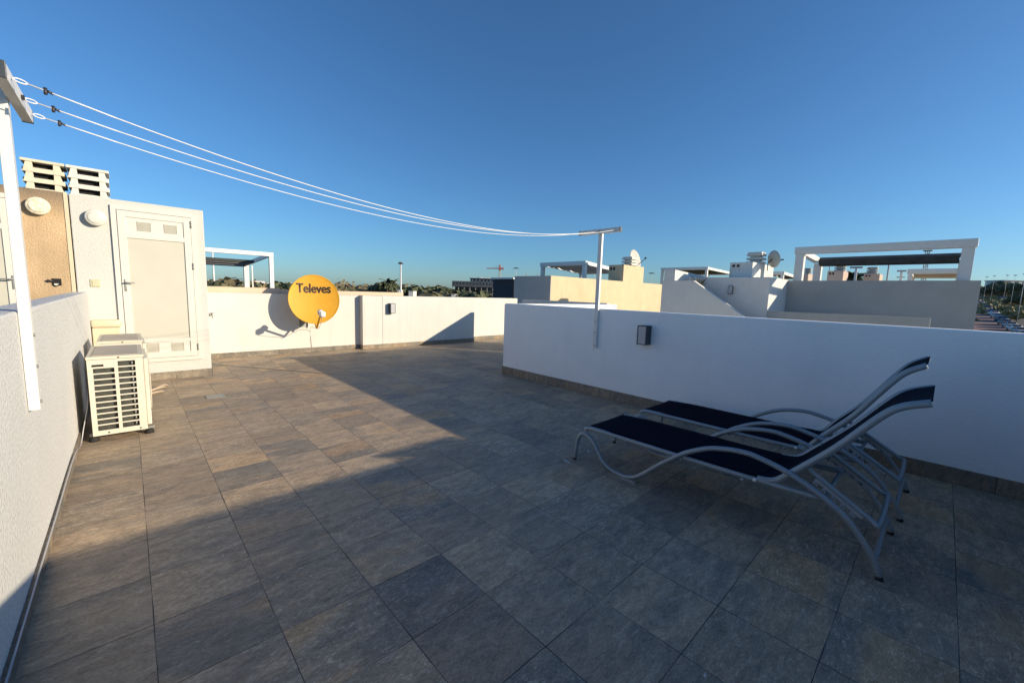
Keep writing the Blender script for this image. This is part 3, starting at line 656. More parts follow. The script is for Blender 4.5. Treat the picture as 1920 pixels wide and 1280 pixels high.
# ------------------------------------------------------------------ parapet behind the camera (casts the long shadow)
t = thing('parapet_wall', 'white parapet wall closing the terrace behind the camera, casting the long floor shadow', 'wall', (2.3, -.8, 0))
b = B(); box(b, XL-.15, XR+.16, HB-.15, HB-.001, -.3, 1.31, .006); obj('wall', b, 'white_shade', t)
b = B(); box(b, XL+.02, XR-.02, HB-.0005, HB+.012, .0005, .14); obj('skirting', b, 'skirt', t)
b = B(); box(b, 4.28, 5.1, HB-.03, HB-.005, 1.365, 1.39); box(b, 4.32, 4.34, HB-.03, HB-.01, 1.31, 1.365); box(b, 5.04, 5.06, HB-.03, HB-.01, 1.31, 1.365); obj('shadow_notch_bar', b, 'aluw', t)  # unseen bar on brackets, added to put a notch in the floor shadow edge
put(t)
# ------------------------------------------------------------------ terrain
def sm(a, b_, x): x = max(0, min(1, (x-a)/(b_-a))); return x*x*(3-2*x)
RP_ = [(0, -6.2), (120, -6.2), (173, -4.0), (345, 5.1), (450, 12), (600, 19), (900, 21), (1e9, 21)]
def terr(x, y):
    r = math.hypot(x, y); a = math.degrees(math.atan2(x, y))
    for (r0, h0), (r1, h1) in zip(RP_, RP_[1:]):
        if r <= r1: h = h0+(h1-h0)*(r-r0)/(r1-r0); break
    w = sm(80, 90, a)*(1-sm(130, 160, a))
    return -6.2+(h+6.2)*w
def onterr(px, py):
    d = ray(px, py); d = d/math.hypot(d.x, d.y); r = 30
    while r < 3000:
        p = EYE+d*r
        if p.z < terr(p.x, p.y): return p
        r *= 1.004
    return EYE+d*500
b = B(); rad = [0, 20, 45, 80, 110, 130, 150, 173, 200, 230, 260, 300, 345, 380, 415, 450, 500, 550, 600, 750, 900, 1400, 2200, 4000, 8000, 16000, 40000]; na = 144; rings = []
for r in rad:
    if r == 0: rings.append([b.verts.new((0, 0, -6.2))]); continue
    rings.append([b.verts.new((r*math.sin(2*math.pi*k/na), r*math.cos(2*math.pi*k/na), terr(r*math.sin(2*math.pi*k/na), r*math.cos(2*math.pi*k/na)))) for k in range(na)])
for k in range(na): b.faces.new((rings[0][0], rings[1][k], rings[1][(k+1) % na]))
for a, c in zip(rings[1:], rings[2:]):
    for k in range(na): b.faces.new((a[k], a[(k+1) % na], c[(k+1) % na], c[k]))
tag(obj('ground', b, 'ground', None, True), kind='structure')
# ------------------------------------------------------------------ neighbouring buildings (surveyed by sight lines onto their wall planes)
t = thing('house', 'our own white house below the terrace', 'house', (4, 2, -6))
b = B(); box(b, XL-.14, 9.5, HB-.14, 10.05, -6.4, -.26); obj('wall', b, 'white_far', t)
for yy in (0, 4, 8):
    b = B(); box(b, 9.5, 9.53, yy, yy+1.2, -4.8, -3.4); obj('window', b, 'glass', t)
put(t)
t = thing('house', 'white house with sloping stair wall and a grey parapet beyond the shaded wall', 'house', (18, 4, -6))
b = B(); box(b, 15.3, 25, -.55, 10.3, -6.4, .0); obj('base', b, 'white_far', t)
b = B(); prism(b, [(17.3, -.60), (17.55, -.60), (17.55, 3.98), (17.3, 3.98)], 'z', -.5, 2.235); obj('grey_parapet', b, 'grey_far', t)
b = B(); box(b, 17.6, 24.8, -.60, -.4, .0, 2.2); box(b, 24.6, 24.8, -.35, 9, .0, 2.2); obj('rear_parapet', b, 'white_far', t)
b = B(); box(b, 15.2, 17.6, 3.985, 6.6, -6.4, 2.26, .01); box(b, 15.21, 17.6, 6.601, 7.3, -6.4, 2.25); obj('stair_tower', b, 'white_far', t)
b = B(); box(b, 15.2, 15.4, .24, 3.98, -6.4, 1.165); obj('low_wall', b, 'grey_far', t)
p1 = ax(1242, 525.5, 14.3); p2 = ax(1300, 526, 14.3); p3 = ax(1395, 594, 14.3); k_ = (p2.z-p3.z)/(p2.y-p3.y)
b = B(); prism(b, [(p1.y, -6.4), (p1.y, p1.z), (p2.y, p2.z), (p2.y-2.6, p2.z-2.6*k_), (p2.y-2.6, -6.4)], 'x', 14.3, 14.5); obj('sloping_stair_wall', b, 'white_far', t)
q = ax(1248, 506, 14.32); q2 = ay(1330, 518.5, p1.y-.55); 
b = B(); prism(b, [(14.32, 1.6), (15.6, 1.6), (q2.x, 1.6), (q2.x, q2.z), (14.32, q.z)], 'y', p1.y-.45, p1.y-.05); obj('landing_wall', b, 'white_far', t)
b = B(); box(b, 14.52, 15.19, p2.y-2.5, p1.y-.5, -6.4, -1); obj('stair_base', b, 'white_far', t)
put(t)
# chimney hut on it
def far_hut(name_label, Xp, xl_, xc, yt, yb, xr, ytr, matL, cap=True, capx=None, deep=None, group='chimney huts on the far roofs', mats=None):
    """hut whose -X face runs from px xl_ to its corner xc, and -Y face from xc to xr"""
    c = ax(xc, yt, Xp); l = ax(xl_, yt, Xp); bt = ax(xc, yb, Xp); r = ay(xr, ytr, c.y)
    t = thing('chimney_hut', name_label, 'chimney', (Xp+(r.x-Xp)/2, (c.y+l.y)/2, bt.z), 0, group)
    b = B(); box(b, Xp, r.x, c.y, l.y, bt.z-1.0, c.z); obj('wall', b, matL, t)
    b = B(); w_ = (l.y-c.y)
    for k in (.12, .32): yy = l.y-w_*k-w_*.1; box(b, Xp-.02, Xp+.01, yy, yy+w_*.1, c.z-(c.z-bt.z)*.32, c.z-(c.z-bt.z)*.15)
    obj('vent', b, 'dark', t)
    if cap:
        xm = Xp+(r.x-Xp)*.45; ym = (c.y+l.y)/2 if capx is None else ax(capx, yt, Xp).y; s = .28*min(w_, r.x-Xp, 1.2)
        b = B()
        for k in range(3): box(b, xm-s-.05, xm+s+.05, ym-s-.05, ym+s+.05, c.z+.02+k*.14, c.z+.09+k*.14)
        box(b, xm-s+.05, xm+s-.05, ym-s+.05, ym+s-.05, c.z, c.z+.36); box(b, xm-s-.02, xm+s+.02, ym-s-.02, ym+s+.02, c.z+.36, c.z+.43)
        obj('cap', b, 'louvre_w' if matL != 'pinkish' else 'grey_far', t)
    put(t); return t, c, l, r
hA = far_hut('stained white chimney hut with an antenna dish on the white house', 15.9, 1369.5, 1412, 491, 519, 1451, 497.5, 'stained', capx=1398)
def far_dish(p, n, r, label, arm=True, mat='conc'):
    t = thing('antenna_dish', label, 'satellite dish', p, 0, 'small antenna dishes on the far chimneys')
    R = n.to_track_quat('Z', 'Y').to_matrix().to_4x4()
    b = lathe(B(), [(0, 0), (r*.4, r*.03), (r*.75, r*.1), (r, r*.19), (r, r*.21), (r*.7, r*.11), (0, r*.015-.01)], 28, R); obj('reflector', b, mat, t, True)
    b = B(); cyl(b, (0, 0, 0), -n*r*.5+Vector((0, 0, -r*.4)), r*.05); cyl(b, -n*r*.5+Vector((0, 0, -r*.4)), -n*r*.5+Vector((0, 0, -r*1.3)), r*.05); obj('mast', b, 'hook', t)
    e = n*r*1.25+Vector((0, 0, -r*.15)); b = B(); cyl(b, Vector((0, 0, -r*.85)), e, r*.03); cyl(b, e-n*.04, e+n*.06, r*.08); obj('arm', b, 'hook', t)
    return t
pA = ay(1448, 486, hA[1].y-.25); far_dish(pA, Vector((1, -.75, .15)).normalized(), .31, 'pale round antenna dish on the stained chimney hut', mat='pane')
b = B(); pS = None
boxl = ax(1371, 543.5, 15.2); t = thing('box_lamp', 'small grey box lamp on the shaded stair tower of the white house', 'wall lamp', (15.2, boxl.y, boxl.z), -math.pi/2)
b = B(); box(b, -.075, .075, -.10, 0, -.14, .14, .01); obj('housing', b, 'lampgrey', t); b = B(); box(b, -.055, .055, -.105, -.1005, -.115, .115); obj('glass', b, 'lampglass', t)
# white rounded parapet bit at the corner of the tower
pp = ax(1312, 521, 14.9); t = thing('rooftop_plant', 'small spiky plant on top of the sloping stair wall', 'plant', (pp.x, pp.y, p2.z-.35))
b = B(); rn = random.Random(3)
for k in range(16):
    a = rn.uniform(0, 6.28); l = rn.uniform(.25, .62); e_ = rn.uniform(.5, 1.3)
    tube(b, [(0, 0, 0), (math.cos(a)*l*.4*math.cos(e_), math.sin(a)*l*.4*math.cos(e_), l*.6), (math.cos(a)*l*math.cos(e_), math.sin(a)*l*math.cos(e_), l)], [.02, .016, .004], 5)
obj('leaf_rosette', b, 'leaf_olive', t)
# beige block with dark side
t = thing('house', 'sunlit beige rendered house in the middle distance with a dark shaded side', 'house', (16, 12, -6))
YN = 10.85; c0 = ay(1034, 517.7, YN); XN = c0.x; ztp = 2.22
b = B(); box(b, XN+.0, 25, YN, YN+.25, -6.4, ztp); obj('parapet', b, 'beige', t)
far_y = ax(966, 519.5, XN).y
b = B(); box(b, XN-.03, XN-.003, YN+.002, far_y, -6.4, ztp-.004); box(b, XN, XN+.2, YN+.252, far_y, -6.4, ztp-.01); obj('side_wall', b, 'grey_warm', t)
b = B(); box(b, XN+.21, 25, YN+.26, far_y+3, -6.4, .5); obj('base', b, 'white_far', t)
put(t)
t = thing('house', 'dark slate blue block at the left end of the beige house', 'house', (13, 20, -6))
dl = ax(924.5, 523.8, XN+.8); dr_ = ax(964, 523.8, XN+.8)
b = B(); box(b, XN+.8, XN+6, dr_.y, dl.y, -6.4, dl.z, .02); obj('wall', b, 'navy_far', t)
b = B(); box(b, XN+.7, XN+6.1, dr_.y-.05, dl.y+.05, dl.z+.002, dl.z+.08); obj('roof_edge', b, 'white_far', t)
put(t)
hB = far_hut('rust stained beige chimney hut with antenna dish on the beige house', ay(1170, 496, YN+.03).x, 1142, 1170, 496, 527, 1207.5, 501, 'beige', capx=1163, mats=None)
pB = ay(1188, 488, YN+.8); far_dish(pB, Vector((.05, -1, .25)).normalized(), .55, 'pale mesh antenna dish above the rust stained chimney')
# ------------------------------------------------------------------ pergolas
def pergola(label, x0, x1, y0, y1, z0, z1, pw=.14, canopy='roll', mat='aluw', cmat='canvas', name_h=.17, slope=0, rear=None, rearh=None, hang=.36):
    t = thing('pergola', label, 'pergola', ((x0+x1)/2, (y0+y1)/2, z0), 0, 'white awning pergolas on the roofs')
    for (x, y) in ((x0, y0), (x1, y0), (x0, y1), (x1, y1)):
        zt = z1-(slope if x == x1 else 0)
        sx = pw if x == x0 else -pw; sy = pw if y == y0 else -pw
        b = B(); box(b, min(x, x+sx), max(x, x+sx), min(y, y+sy), max(y, y+sy), z0, zt-name_h-.001, .006); obj('post', b, mat, t)
    b = B(); box(b, x0-.03, x0+pw+.01, y0-.04, y1+.04, z1-name_h, z1, .02); obj('front_beam', b, mat, t)
    b = B(); rh = rearh or name_h; box(b, x1-pw-.01, x1+.03, y0-.04, y1+.04, z1-slope-rh, z1-slope, .02); obj('rear_beam', b, rear or mat, t)
    for y in (y0, y1-pw*.7):
        b = B(); prism(b, [(x0+pw+.012, z1-name_h*.9), (x1-pw-.012, z1-slope-name_h*.9), (x1-pw-.012, z1-slope-.01), (x0+pw+.012, z1-.01)], 'y', y, y+pw*.7); obj('side_beam', b, mat, t)
    if canopy == 'roll':
        b = B(); n = 9; xx = x1-pw-.3
        # canvas bunched towards the far beam
        for k in range(3):
            xa2 = xx-.16*k; prism(b, [(xa2, z1-slope-rh-.0), (xa2+.12, z1-slope-rh-.0), (xa2+.09, z1-slope-rh-hang+.02+.02*k), (xa2+.03, z1-slope-rh-hang+.02*k)], 'y', y0+pw, y1-pw)
        obj('canopy', b, cmat, t)
    elif canopy == 'flat':
        b = B(); n = 12; rows = []
        for i in range(n+1):
            s = i/n; x = x0+pw+.02+(x1-x0-2*pw-.04)*s; z = z1-name_h*.5-slope*s-.10*abs(math.sin(s*math.pi*3))
            rows.append([(b.verts.new((x, y, z)), b.verts.new((x, y, z+.006))) for y in (y0+pw, y1-pw)])
        for a, c in zip(rows, rows[1:]):
            b.faces.new((a[0][0], a[1][0], c[1][0], c[0][0])); b.faces.new((a[0][1], a[1][1], c[1][1], c[0][1]))
            b.faces.new((a[0][0], a[0][1], c[0][1], c[0][0])); b.faces.new((a[1][0], a[1][1], c[1][1], c[1][0]))
        obj('canopy', b, cmat, t)
    put(t); return t
# big one on the grey parapet
pergola('large white pergola with rolled charcoal canvas behind the grey parapet', 17.6, 20.9, -.40, 3.90, .0, 3.43, .26, 'roll', name_h=.24, slope=.12, rear='canvas_g', rearh=.14, hang=.24)
# left
zt = 2.6; Yp = 16.55
pl = ay(510, 475.8, Yp); 
t = thing('pergola', 'white pergola with striped canvas between the hut and the yellow dish', 'pergola', (pl.x-1.5, Yp+1.7, 0), 0, 'white awning pergolas on the roofs')
xR_, xL_ = ay(511.5, 478, Yp).x, pl.x-4.2; Y2 = Yp+2.9; pr = ay(462, 500, Y2).x
for nm, (x, y, z1_, w) in (('post', (xR_-.05, Yp, 2.50, .13)), ('post', (pr, Y2, 2.26, .17)), ('post', (xL_, Yp, 2.50, .13)), ('post', (xL_, Y2, 2.26, .17))):
    b = B(); box(b, x-w/2, x+w/2, y, y+w, -.2, z1_, .006); obj(nm, b, 'aluw', t)
b = B(); box(b, xL_-.1, xR_+.02, Yp-.01, Yp+.13, 2.502, 2.64, .006); obj('front_beam', b, 'aluw', t)
b = B(); box(b, xL_-.1, pr+.1, Y2-.01, Y2+.17, 2.262, 2.40, .006); obj('rear_beam', b, 'aluw', t)
b = B()
for (xa_0, xa_1) in ((xR_-.12, pr-.02), (xL_, xL_)):
    v = [b.verts.new(p) for p in ((xa_0, Yp+.14, 2.5), (xa_0+.08, Yp+.14, 2.5), (xa_1+.08, Y2-.02, 2.26), (xa_1, Y2-.02, 2.26), (xa_0, Yp+.14, 2.63), (xa_0+.08, Yp+.14, 2.63), (xa_1+.08, Y2-.02, 2.39), (xa_1, Y2-.02, 2.39))]
    for f in ((0, 1, 2, 3), (4, 5, 6, 7), (0, 1, 5, 4), (1, 2, 6, 5), (2, 3, 7, 6), (3, 0, 4, 7)): b.faces.new([v[i] for i in f])
obj('side_beam', b, 'aluw', t)
for k, s in enumerate((0, .34, .68)):
    b = B(); ya, yb_ = Yp+1.25+s*1.5, Yp+1.25+s*1.5+.42; xr0 = xR_-.2-(xR_-pr)*(ya-Yp)/(Y2-Yp)
    zz = 2.30-.05*k
    box(b, xL_, xr0, ya, yb_, zz-.015, zz+.0, 0); prism(b, [(ya, zz), (ya+.05, zz+.10), (ya+.09, zz+.10), (ya+.06, zz)], 'x', xL_, xr0)
    obj('canopy', b, 'canvas_g' if k else 'canvas', t)
b = B(); box(b, pr+.18, pr+.22, Y2, Y2+.04, .0, 2.26); obj('drain_pipe', b, 'aluw', t)
put(t)
# mid pergola on the beige house roof
ztm = 3.36
a0 = az(1097.5, 489, ztm); 
X0m, Y0m = a0.x, a0.y
Y1m = ax(1014, 492.5, X0m).y
X1m = X0m+4.0
pergola('white pergola with a sagging pale canvas on the beige house', X0m, X1m, Y0m, Y1m, 1.0, ztm, .2, 'flat', cmat='canvas_w' if False else 'conc', name_h=.22, slope=.25)
# dark topped pergolas behind white house
def perg_px(label, xl_, xc, ytop, X, w, cm='canvas', zb=.2, mat='aluw', nh=.2):
    c = ax(xc, ytop, X); l = ax(xl_, ytop, X)
    return pergola(label, X, X+w, c.y, l.y, zb, c.z, .16, 'flat', mat=mat, cmat=cm, name_h=nh, slope=.1)
perg_px('dark topped pergola left of the stained chimney hut', 1240, 1327, 500, 30, 5.0)
perg_px('small dark pergola between the chimney hut and the large pergola', 1440, 1470, 509, 30, 4.0)
perg_px('pinkish pergola framed by the large pergola, far behind the grey parapet', 1704, 1805, 503, 30, 3.0, 'pinkish', .5, nh=.25)
# ------------------------------------------------------------------ roofs beyond, framed by the big pergola
far_hut('low pinkish chimney hut seen left under the large pergola', 34, 1497, 1516, 513, 530, 1529, 515, 'pinkish', True, 1508)
far_hut('larger pinkish chimney hut with a cap under the large pergola', 30, 1552, 1582, 507.5, 530, 1591, 509, 'pinkish', True, 1571)
far_hut('grey and white chimney hut right of the distant line post', 32, 1620, 1650, 513, 530, 1656, 515, 'pinkish', True, 1632)
def tpost(px, yt, yb, half, X, label, double=False):
    p = ax(px, yt, X); q = ax(px, yb, X); h = abs(ax(px-half, yt, X).y-p.y)
    t = thing('far_line_post', label, 'post', (p.x, p.y, q.z-.5), 0, 'distant line posts under the large pergola')
    b = B(); box(b, p.x-.04, p.x+.04, p.y-.045, p.y+.045, q.z-.5, p.z-.051); obj('post', b, 'aluw', t)
    b = B(); box(b, p.x-.04, p.x+.04, p.y-h, p.y+h, p.z-.05, p.z+.03)
    if double: obj('crossbar', b, 'grey_far', t); b = B(); box(b, p.x-.03, p.x+.03, p.y-h*.8, p.y+h*.9, p.z-.32, p.z-.27)
    obj('crossbar', b, 'grey_far', t); put(t)
tpost(1606, 501, 528, 12, 24, 'distant white T shaped line post under the large pergola')
tpost(1691, 507.5, 528, 9, 26, 'distant line post with two bars beside the pinkish pergola', True)
# thin antenna poles and mast
def pole(px, y0, y1, R, label, r=.03, name='antenna_pole', mat='grey_far', kind='pole'):
    p = adist(px, y1, R); q = adist(px, y0, R); o = obj(name, tube(B(), [(0, 0, p.z-1-p.z), (0, 0, q.z-p.z)], r, 8), mat, None, True, (p.x, p.y, p.z)); tag(o, label, kind)
pole(1663, 490, 524, 26, 'thin dark pole between the two distant line posts')
pole(1555, 492, 508, 40, 'thin dark antenna pole above the larger pinkish chimney hut')
pole(987, 512, 524, 30, 'short pale pole standing above the dark grey side wall')
pole(1009, 512, 524, 30, 'short pale pole just left of the sagging pergola')
# lattice mast
pm = adist(1731, 530, 90); ptop = adist(1735, 470, 90)
t = thing('lattice_mast', 'thin lattice radio mast behind the large pergola', 'mast', (pm.x, pm.y, pm.z-2))
h = ptop.z-pm.z+2; b = B()
for k in range(3):
    a = 2*math.pi*k/3; tube(b, [(.3*math.cos(a), .3*math.sin(a), 0), (.25*math.cos(a), .25*math.sin(a), h)], .05, 6)
for i in range(int(h/.6)):
    for k in range(3):
        a = 2*math.pi*k/3; c = 2*math.pi*((k+1) % 3)/3; tube(b, [(.28*math.cos(a), .28*math.sin(a), i*.6), (.28*math.cos(c), .28*math.sin(c), i*.6+.6)], .03, 5)
obj('lattice', b, 'grey_far', t); b = B(); box(b, -.5, .5, -.5, .5, h-.1, h+.05); obj('platform', b, 'grey_far', t)
# ------------------------------------------------------------------ vegetation
def crown_mesh(name, mat, seed, lobes=9, n=700, leaf=.42, flat=.75, R=2.6, H=5.0):
    rnd = random.Random(seed); b = B(); cs = []
    for i in range(lobes):
        a = rnd.uniform(0, 6.28); rr = rnd.uniform(.1, .75)*R; cs.append((Vector((rr*math.cos(a), rr*math.sin(a), H*rnd.uniform(.45, .9))), rnd.uniform(.38, .62)*R))
    for i in range(n):
        c, r = rnd.choice(cs); d = Vector((rnd.gauss(0, 1), rnd.gauss(0, 1), rnd.gauss(0, 1)))
        if d.length < .01: continue
        d.normalize(); p = c+Vector((d.x*r, d.y*r, d.z*r*flat))*rnd.uniform(.75, 1.08)
        u = d.orthogonal().normalized(); u.rotate(Matrix.Rotation(rnd.uniform(0, 6.28), 3, d)); w = d.cross(u); u = (u+d*rnd.uniform(-.5, .5)).normalized()
        s = leaf*rnd.uniform(.6, 1.3)
        vs = [b.verts.new(p+u*s*a_+w*s*b_) for a_, b_ in ((-1, -.5), (.2, -.9), (1, .2), (.1, .9), (-.8, .5))]
        b.faces.new(vs)
    me = bpy.data.meshes.new(name); b.to_mesh(me); b.free(); me.materials.append(M[mat]); return me
def trunk_mesh(H, seed, r=.16):
    rnd = random.Random(seed); b = B(); tube(b, [(0, 0, -.3), (.05, 0, H*.25), (.1, .05, H*.5)], [r*1.4, r, r*.7], 8)
    for k in range(4):
        a = rnd.uniform(0, 6.28); tube(b, [(.1, .05, H*.42), (math.cos(a)*.8, math.sin(a)*.8, H*.62), (math.cos(a)*1.3, math.sin(a)*1.3, H*.75)], [r*.6, r*.4, r*.15], 6)
    me = bpy.data.meshes.new('trunk'); b.to_mesh(me); b.free(); me.materials.append(M['trunk']); return me
KINDS = [(crown_mesh('crown', 'leaf_dark', 1), trunk_mesh(5, 1)), (crown_mesh('crown', 'leaf_olive', 2), trunk_mesh(5, 2)), (crown_mesh('crown', 'leaf_dark', 3, 6, 500, .4, .6, 2.2, 6), trunk_mesh(6, 3)), (crown_mesh('crown', 'leaf_dry', 4, 8, 500, .38, .6, 2.4, 3.0), trunk_mesh(3, 4)), (crown_mesh('crown', 'leaf_yellow', 5, 8, 500, .38, .6, 2.4, 3.0), trunk_mesh(3, 5))]
def tree(kind, p, s, label, name='tree', cat='tree', group='trees in the distance', sz=None):
    t = thing(name, label, cat, p, random.uniform(0, 6.28), group); t.scale = (s, s, (sz or s))
    for nm, me in (('crown', KINDS[kind][0]), ('trunk', KINDS[kind][1])):
        o = bpy.data.objects.new(nm, me); C.objects.link(o); o.parent = t
    return t
def gdist(px, R): p = adist(px, 540, R); return Vector((p.x, p.y, terr(p.x, p.y)))
def tree_top(kind, px, ytop, R, label, wide=1.0, **k):
    """tree standing on the ground at range R whose top is at pixel row ytop"""
    g = gdist(px, R); top = adist(px, ytop, R).z; base_h = (5.0*.95, 4.9, 5.9, 2.9, 2.9)[kind]
    h = top-g.z; s = h/ (base_h+.6); return tree(kind, g, s*wide, label, sz=s, **k)
G1 = 'dark bushy trees along the skyline beyond the back wall'
lst = [(398, 524, 150, 1), (425, 523, 130, 1), (436, 520, 140, 3), (448, 530, 160, 0), (487, 530, 170, 0), (500, 532, 150, 1), (530, 531, 180, 3), (540, 529, 120, 0), (655, 534, 170, 1), (667, 533, 150, 3), (680, 532, 190, 3), (693, 537, 170, 1), (705, 536, 150, 0), (716, 531, 130, 0), (722, 526, 110, 2), (740, 533, 120, 0), (757, 538, 120, 0), (770, 541, 140, 0), (786, 535, 110, 0), (792, 541, 95, 1), (806, 541, 120, 3), (815, 542, 100, 1), (829, 535, 105, 2), (838, 536, 115, 0), (846, 543, 100, 1), (908, 545, 85, 0), (916, 546, 80, 0)]
where = {0: 'dark round tree', 1: 'olive green tree', 2: 'tall dark pine like tree', 3: 'bare brownish tree'}
land = ['near the thin white turbine pole', 'just right of the pole behind the left pergola', 'with wispy branches under the left pergola', 'left of the pergola rear post', 'between the pergola posts', 'beside the pergola front post', 'left of the yellow dish', 'touching the left rim of the yellow dish', 'just right of the yellow dish', 'second right of the yellow dish', 'third right of the yellow dish', 'above the pillar of the back wall', 'left of the palm trees', 'under the left palm tree', 'behind the pair of palms', 'right of the palm trees', 'beside the tall street lamp', 'above the end of the beige coping', 'standing alone with a domed crown', 'in front of the domed crown', 'brown between two dark trees', 'low before the spreading pine', 'spreading like an umbrella left of the grey office block', 'beside the umbrella shaped one', 'at the left corner of the grey office block', 'in front of the grey office block', 'next to the dark slate blue block']
for (px, yt, R, k), l_ in zip(lst, land): tree_top(k, px, yt, R, where[k]+' '+l_, 1.25 if k != 2 else 1.1, group=G1)
# two palms
def palm(px, ytop, R, label, s=1.0):
    g = gdist(px, R); top = adist(px, ytop, R).z; H = top-g.z; t = thing('palm_tree', label, 'palm tree', g, 0, 'palm trees beyond the walls')
    b = B(); tube(b, [(0, 0, -.3), (.05, 0, H*.5), (0, 0, H-.8)], [.35*s, .28*s, .26*s], 9); obj('trunk', b, 'trunk', t, True)
    b = B(); rnd = random.Random(int(px))
    for k in range(38):
        a = rnd.uniform(0, 6.28); e = rnd.uniform(-.7, 1.2); L_ = rnd.uniform(1.5, 2.1)*s
        P_ = [Vector((0, 0, H-.8))]
        for j in range(1, 6):
            q = j/5; P_.append(Vector((math.cos(a)*L_*q*math.cos(e*.6), math.sin(a)*L_*q*math.cos(e*.6), H-.8+math.sin(e)*L_*q-.9*s*q*q)))
        sd = Vector((-math.sin(a), math.cos(a), 0)); w = [0.05, .3, .34, .28, .18, .02]
        L1 = [b.verts.new(p+sd*w_*s-Vector((0, 0, .12*s))) for p, w_ in zip(P_, w)]; L2 = [b.verts.new(p) for p in P_]; L3 = [b.verts.new(p-sd*w_*s-Vector((0, 0, .12*s))) for p, w_ in zip(P_, w)]
        for j in range(5): b.faces.new((L1[j], L1[j+1], L2[j+1], L2[j])); b.faces.new((L2[j], L2[j+1], L3[j+1], L3[j]))
    obj('crown', b, 'leaf_dark', t)
palm(726.5, 522, 105, 'left one of the two palm trees above the back wall', 1.15)
palm(734.5, 524, 105, 'right one of the two palm trees above the back wall', 1.15)
palm(1598, 508, 60, 'small dark palm beside the distant T shaped post', 1.0)
# far wooded belt and scrub: uncountable
def belt(name, x0, x1, R0, R1, n, h, mat, seed, sc=1.0):
    rnd = random.Random(seed); b = B()
    for i in range(n):
        px = rnd.uniform(x0, x1); R = rnd.uniform(R0, R1); p = adist(px, 540, R); z = terr(p.x, p.y); hh = h*rnd.uniform(.5, 1.1)*(1+.4*math.sin(px*.11))
        for k in range(10):
            q = Vector((p.x+rnd.gauss(0, 1.6)*sc, p.y+rnd.gauss(0, 1.6)*sc, z+hh*rnd.uniform(.05, 1)))
            s = rnd.uniform(.35, .9)*sc; u = Vector((rnd.gauss(0, 1), rnd.gauss(0, 1), rnd.gauss(0, 1))).normalized(); w = u.orthogonal().normalized()
            b.faces.new([b.verts.new(q+u*s*a_+w*s*b_) for a_, b_ in ((-1, -.6), (.5, -.8), (1, .4), (-.3, .9))])
    return tag(obj(name, b, mat), kind='stuff')
belt('distant_wood', 360, 860, 220, 420, 2600, 6.6, 'leaf_olive', 11, 1.6)
belt('distant_wood', 340, 960, 110, 230, 2200, 6.0, 'leaf_dark', 12, 1.1)
belt('brown_scrub', 560, 760, 120, 230, 700, 7.0, 'leaf_dry', 13, 1.1)
# ------------------------------------------------------------------ far town
rnd = random.Random(5)
for i in range(22):
    px = 395+i*13.6+rnd.uniform(-4, 4)
    if i > 17: px += 60
    R = rnd.uniform(1300, 1900); p = adist(px, 533, R); w = rnd.uniform(9, 22); h = rnd.uniform(6, 14)+7
    t = thing('far_house', 'tiny pale house on the far skyline, %s from the left in the distant town' % ['first', 'second', 'third', 'fourth', 'fifth', 'sixth', 'seventh', 'eighth', 'ninth', 'tenth', 'eleventh', 'twelfth', 'thirteenth', 'fourteenth', 'fifteenth', 'sixteenth', 'seventeenth', 'eighteenth', 'nineteenth', 'twentieth', 'twenty first', 'twenty second'][i], 'house', (p.x, p.y, -6.2), 0, 'houses of the distant town')
    b = B(); box(b, -w/2, w/2, -5, 5, 0, h); obj('wall', b, 'white_far' if i % 3 else 'pinkish', t)
    b = B(); box(b, -w/2-.4, w/2+.4, -5.4, 5.4, h+.01, h+.8); obj('roof', b, 'conc' if i % 2 else 'pinkish', t)
# ------------------------------------------------------------------ street lamps, pole, crane, office
def lamp_post(px, ytop, R, label, hw=.9, r=.11):
    g = gdist(px, R); top = adist(px, ytop, R).z; H = top-g.z; f = Vector((-CR.y, CR.x, 0))
    t = thing('street_lamp', label, 'street lamp', g, math.atan2(CR.y, CR.x), 'tall street lamps')
    b = B(); tube(b, [(0, 0, 0), (0, 0, H-.15)], [r*1.3, r*.7], 10); obj('pole', b, 'steel_w', t, True)
    b = B(); box(b, -hw, hw, -.2, .2, H-.15, H, .03); box(b, -hw*.5, hw*.5, -.35, .35, H-.02, H+.12, .03); obj('lamp_head', b, 'distbld', t)
M['steel_w'] = plain('weathered_pale_pole', (.62, .62, .62), .5)
lamp_post(751.5, 493, 62, 'tall pale street lamp standing alone above the back wall', .36, r=.15)
lamp_post(966.5, 502.5, 120, 'thin street lamp above the dark slate blue block', r=.09)
lamp_post(1113, 508, 130, 'thin street lamp left of the white line post under the pergola', r=.08)
lamp_post(1220, 512, 130, 'thin street lamp right of the rust stained chimney hut', r=.08)
for px, yt, R, l_ in ((1847.5, 519, 330, 'leftmost of the row'), (1861, 517, 330, 'second of the row'), (1885, 516, 300, 'third of the row, above the dense trees'), (1900, 516, 280, 'fourth of the row, in front of the pale building')):
    lamp_post(px, yt, R, 'thin street lamp on the hillside, '+l_, .7, r=.05)
lamp_post(1918, 514, 200, 'thin street lamp at the right edge of the view', .6, r=.06)
# wind-turbine-like white pole
g = gdist(402, 230); top = adist(399.5, 470, 230).z
o = obj('white_mast', tube(B(), [(0, 0, 0), (0, 0, top-g.z)], [.45, .28], 10), 'aluw', None, True, g); tag(o, 'slender white mast seen through the left pergola', 'mast')
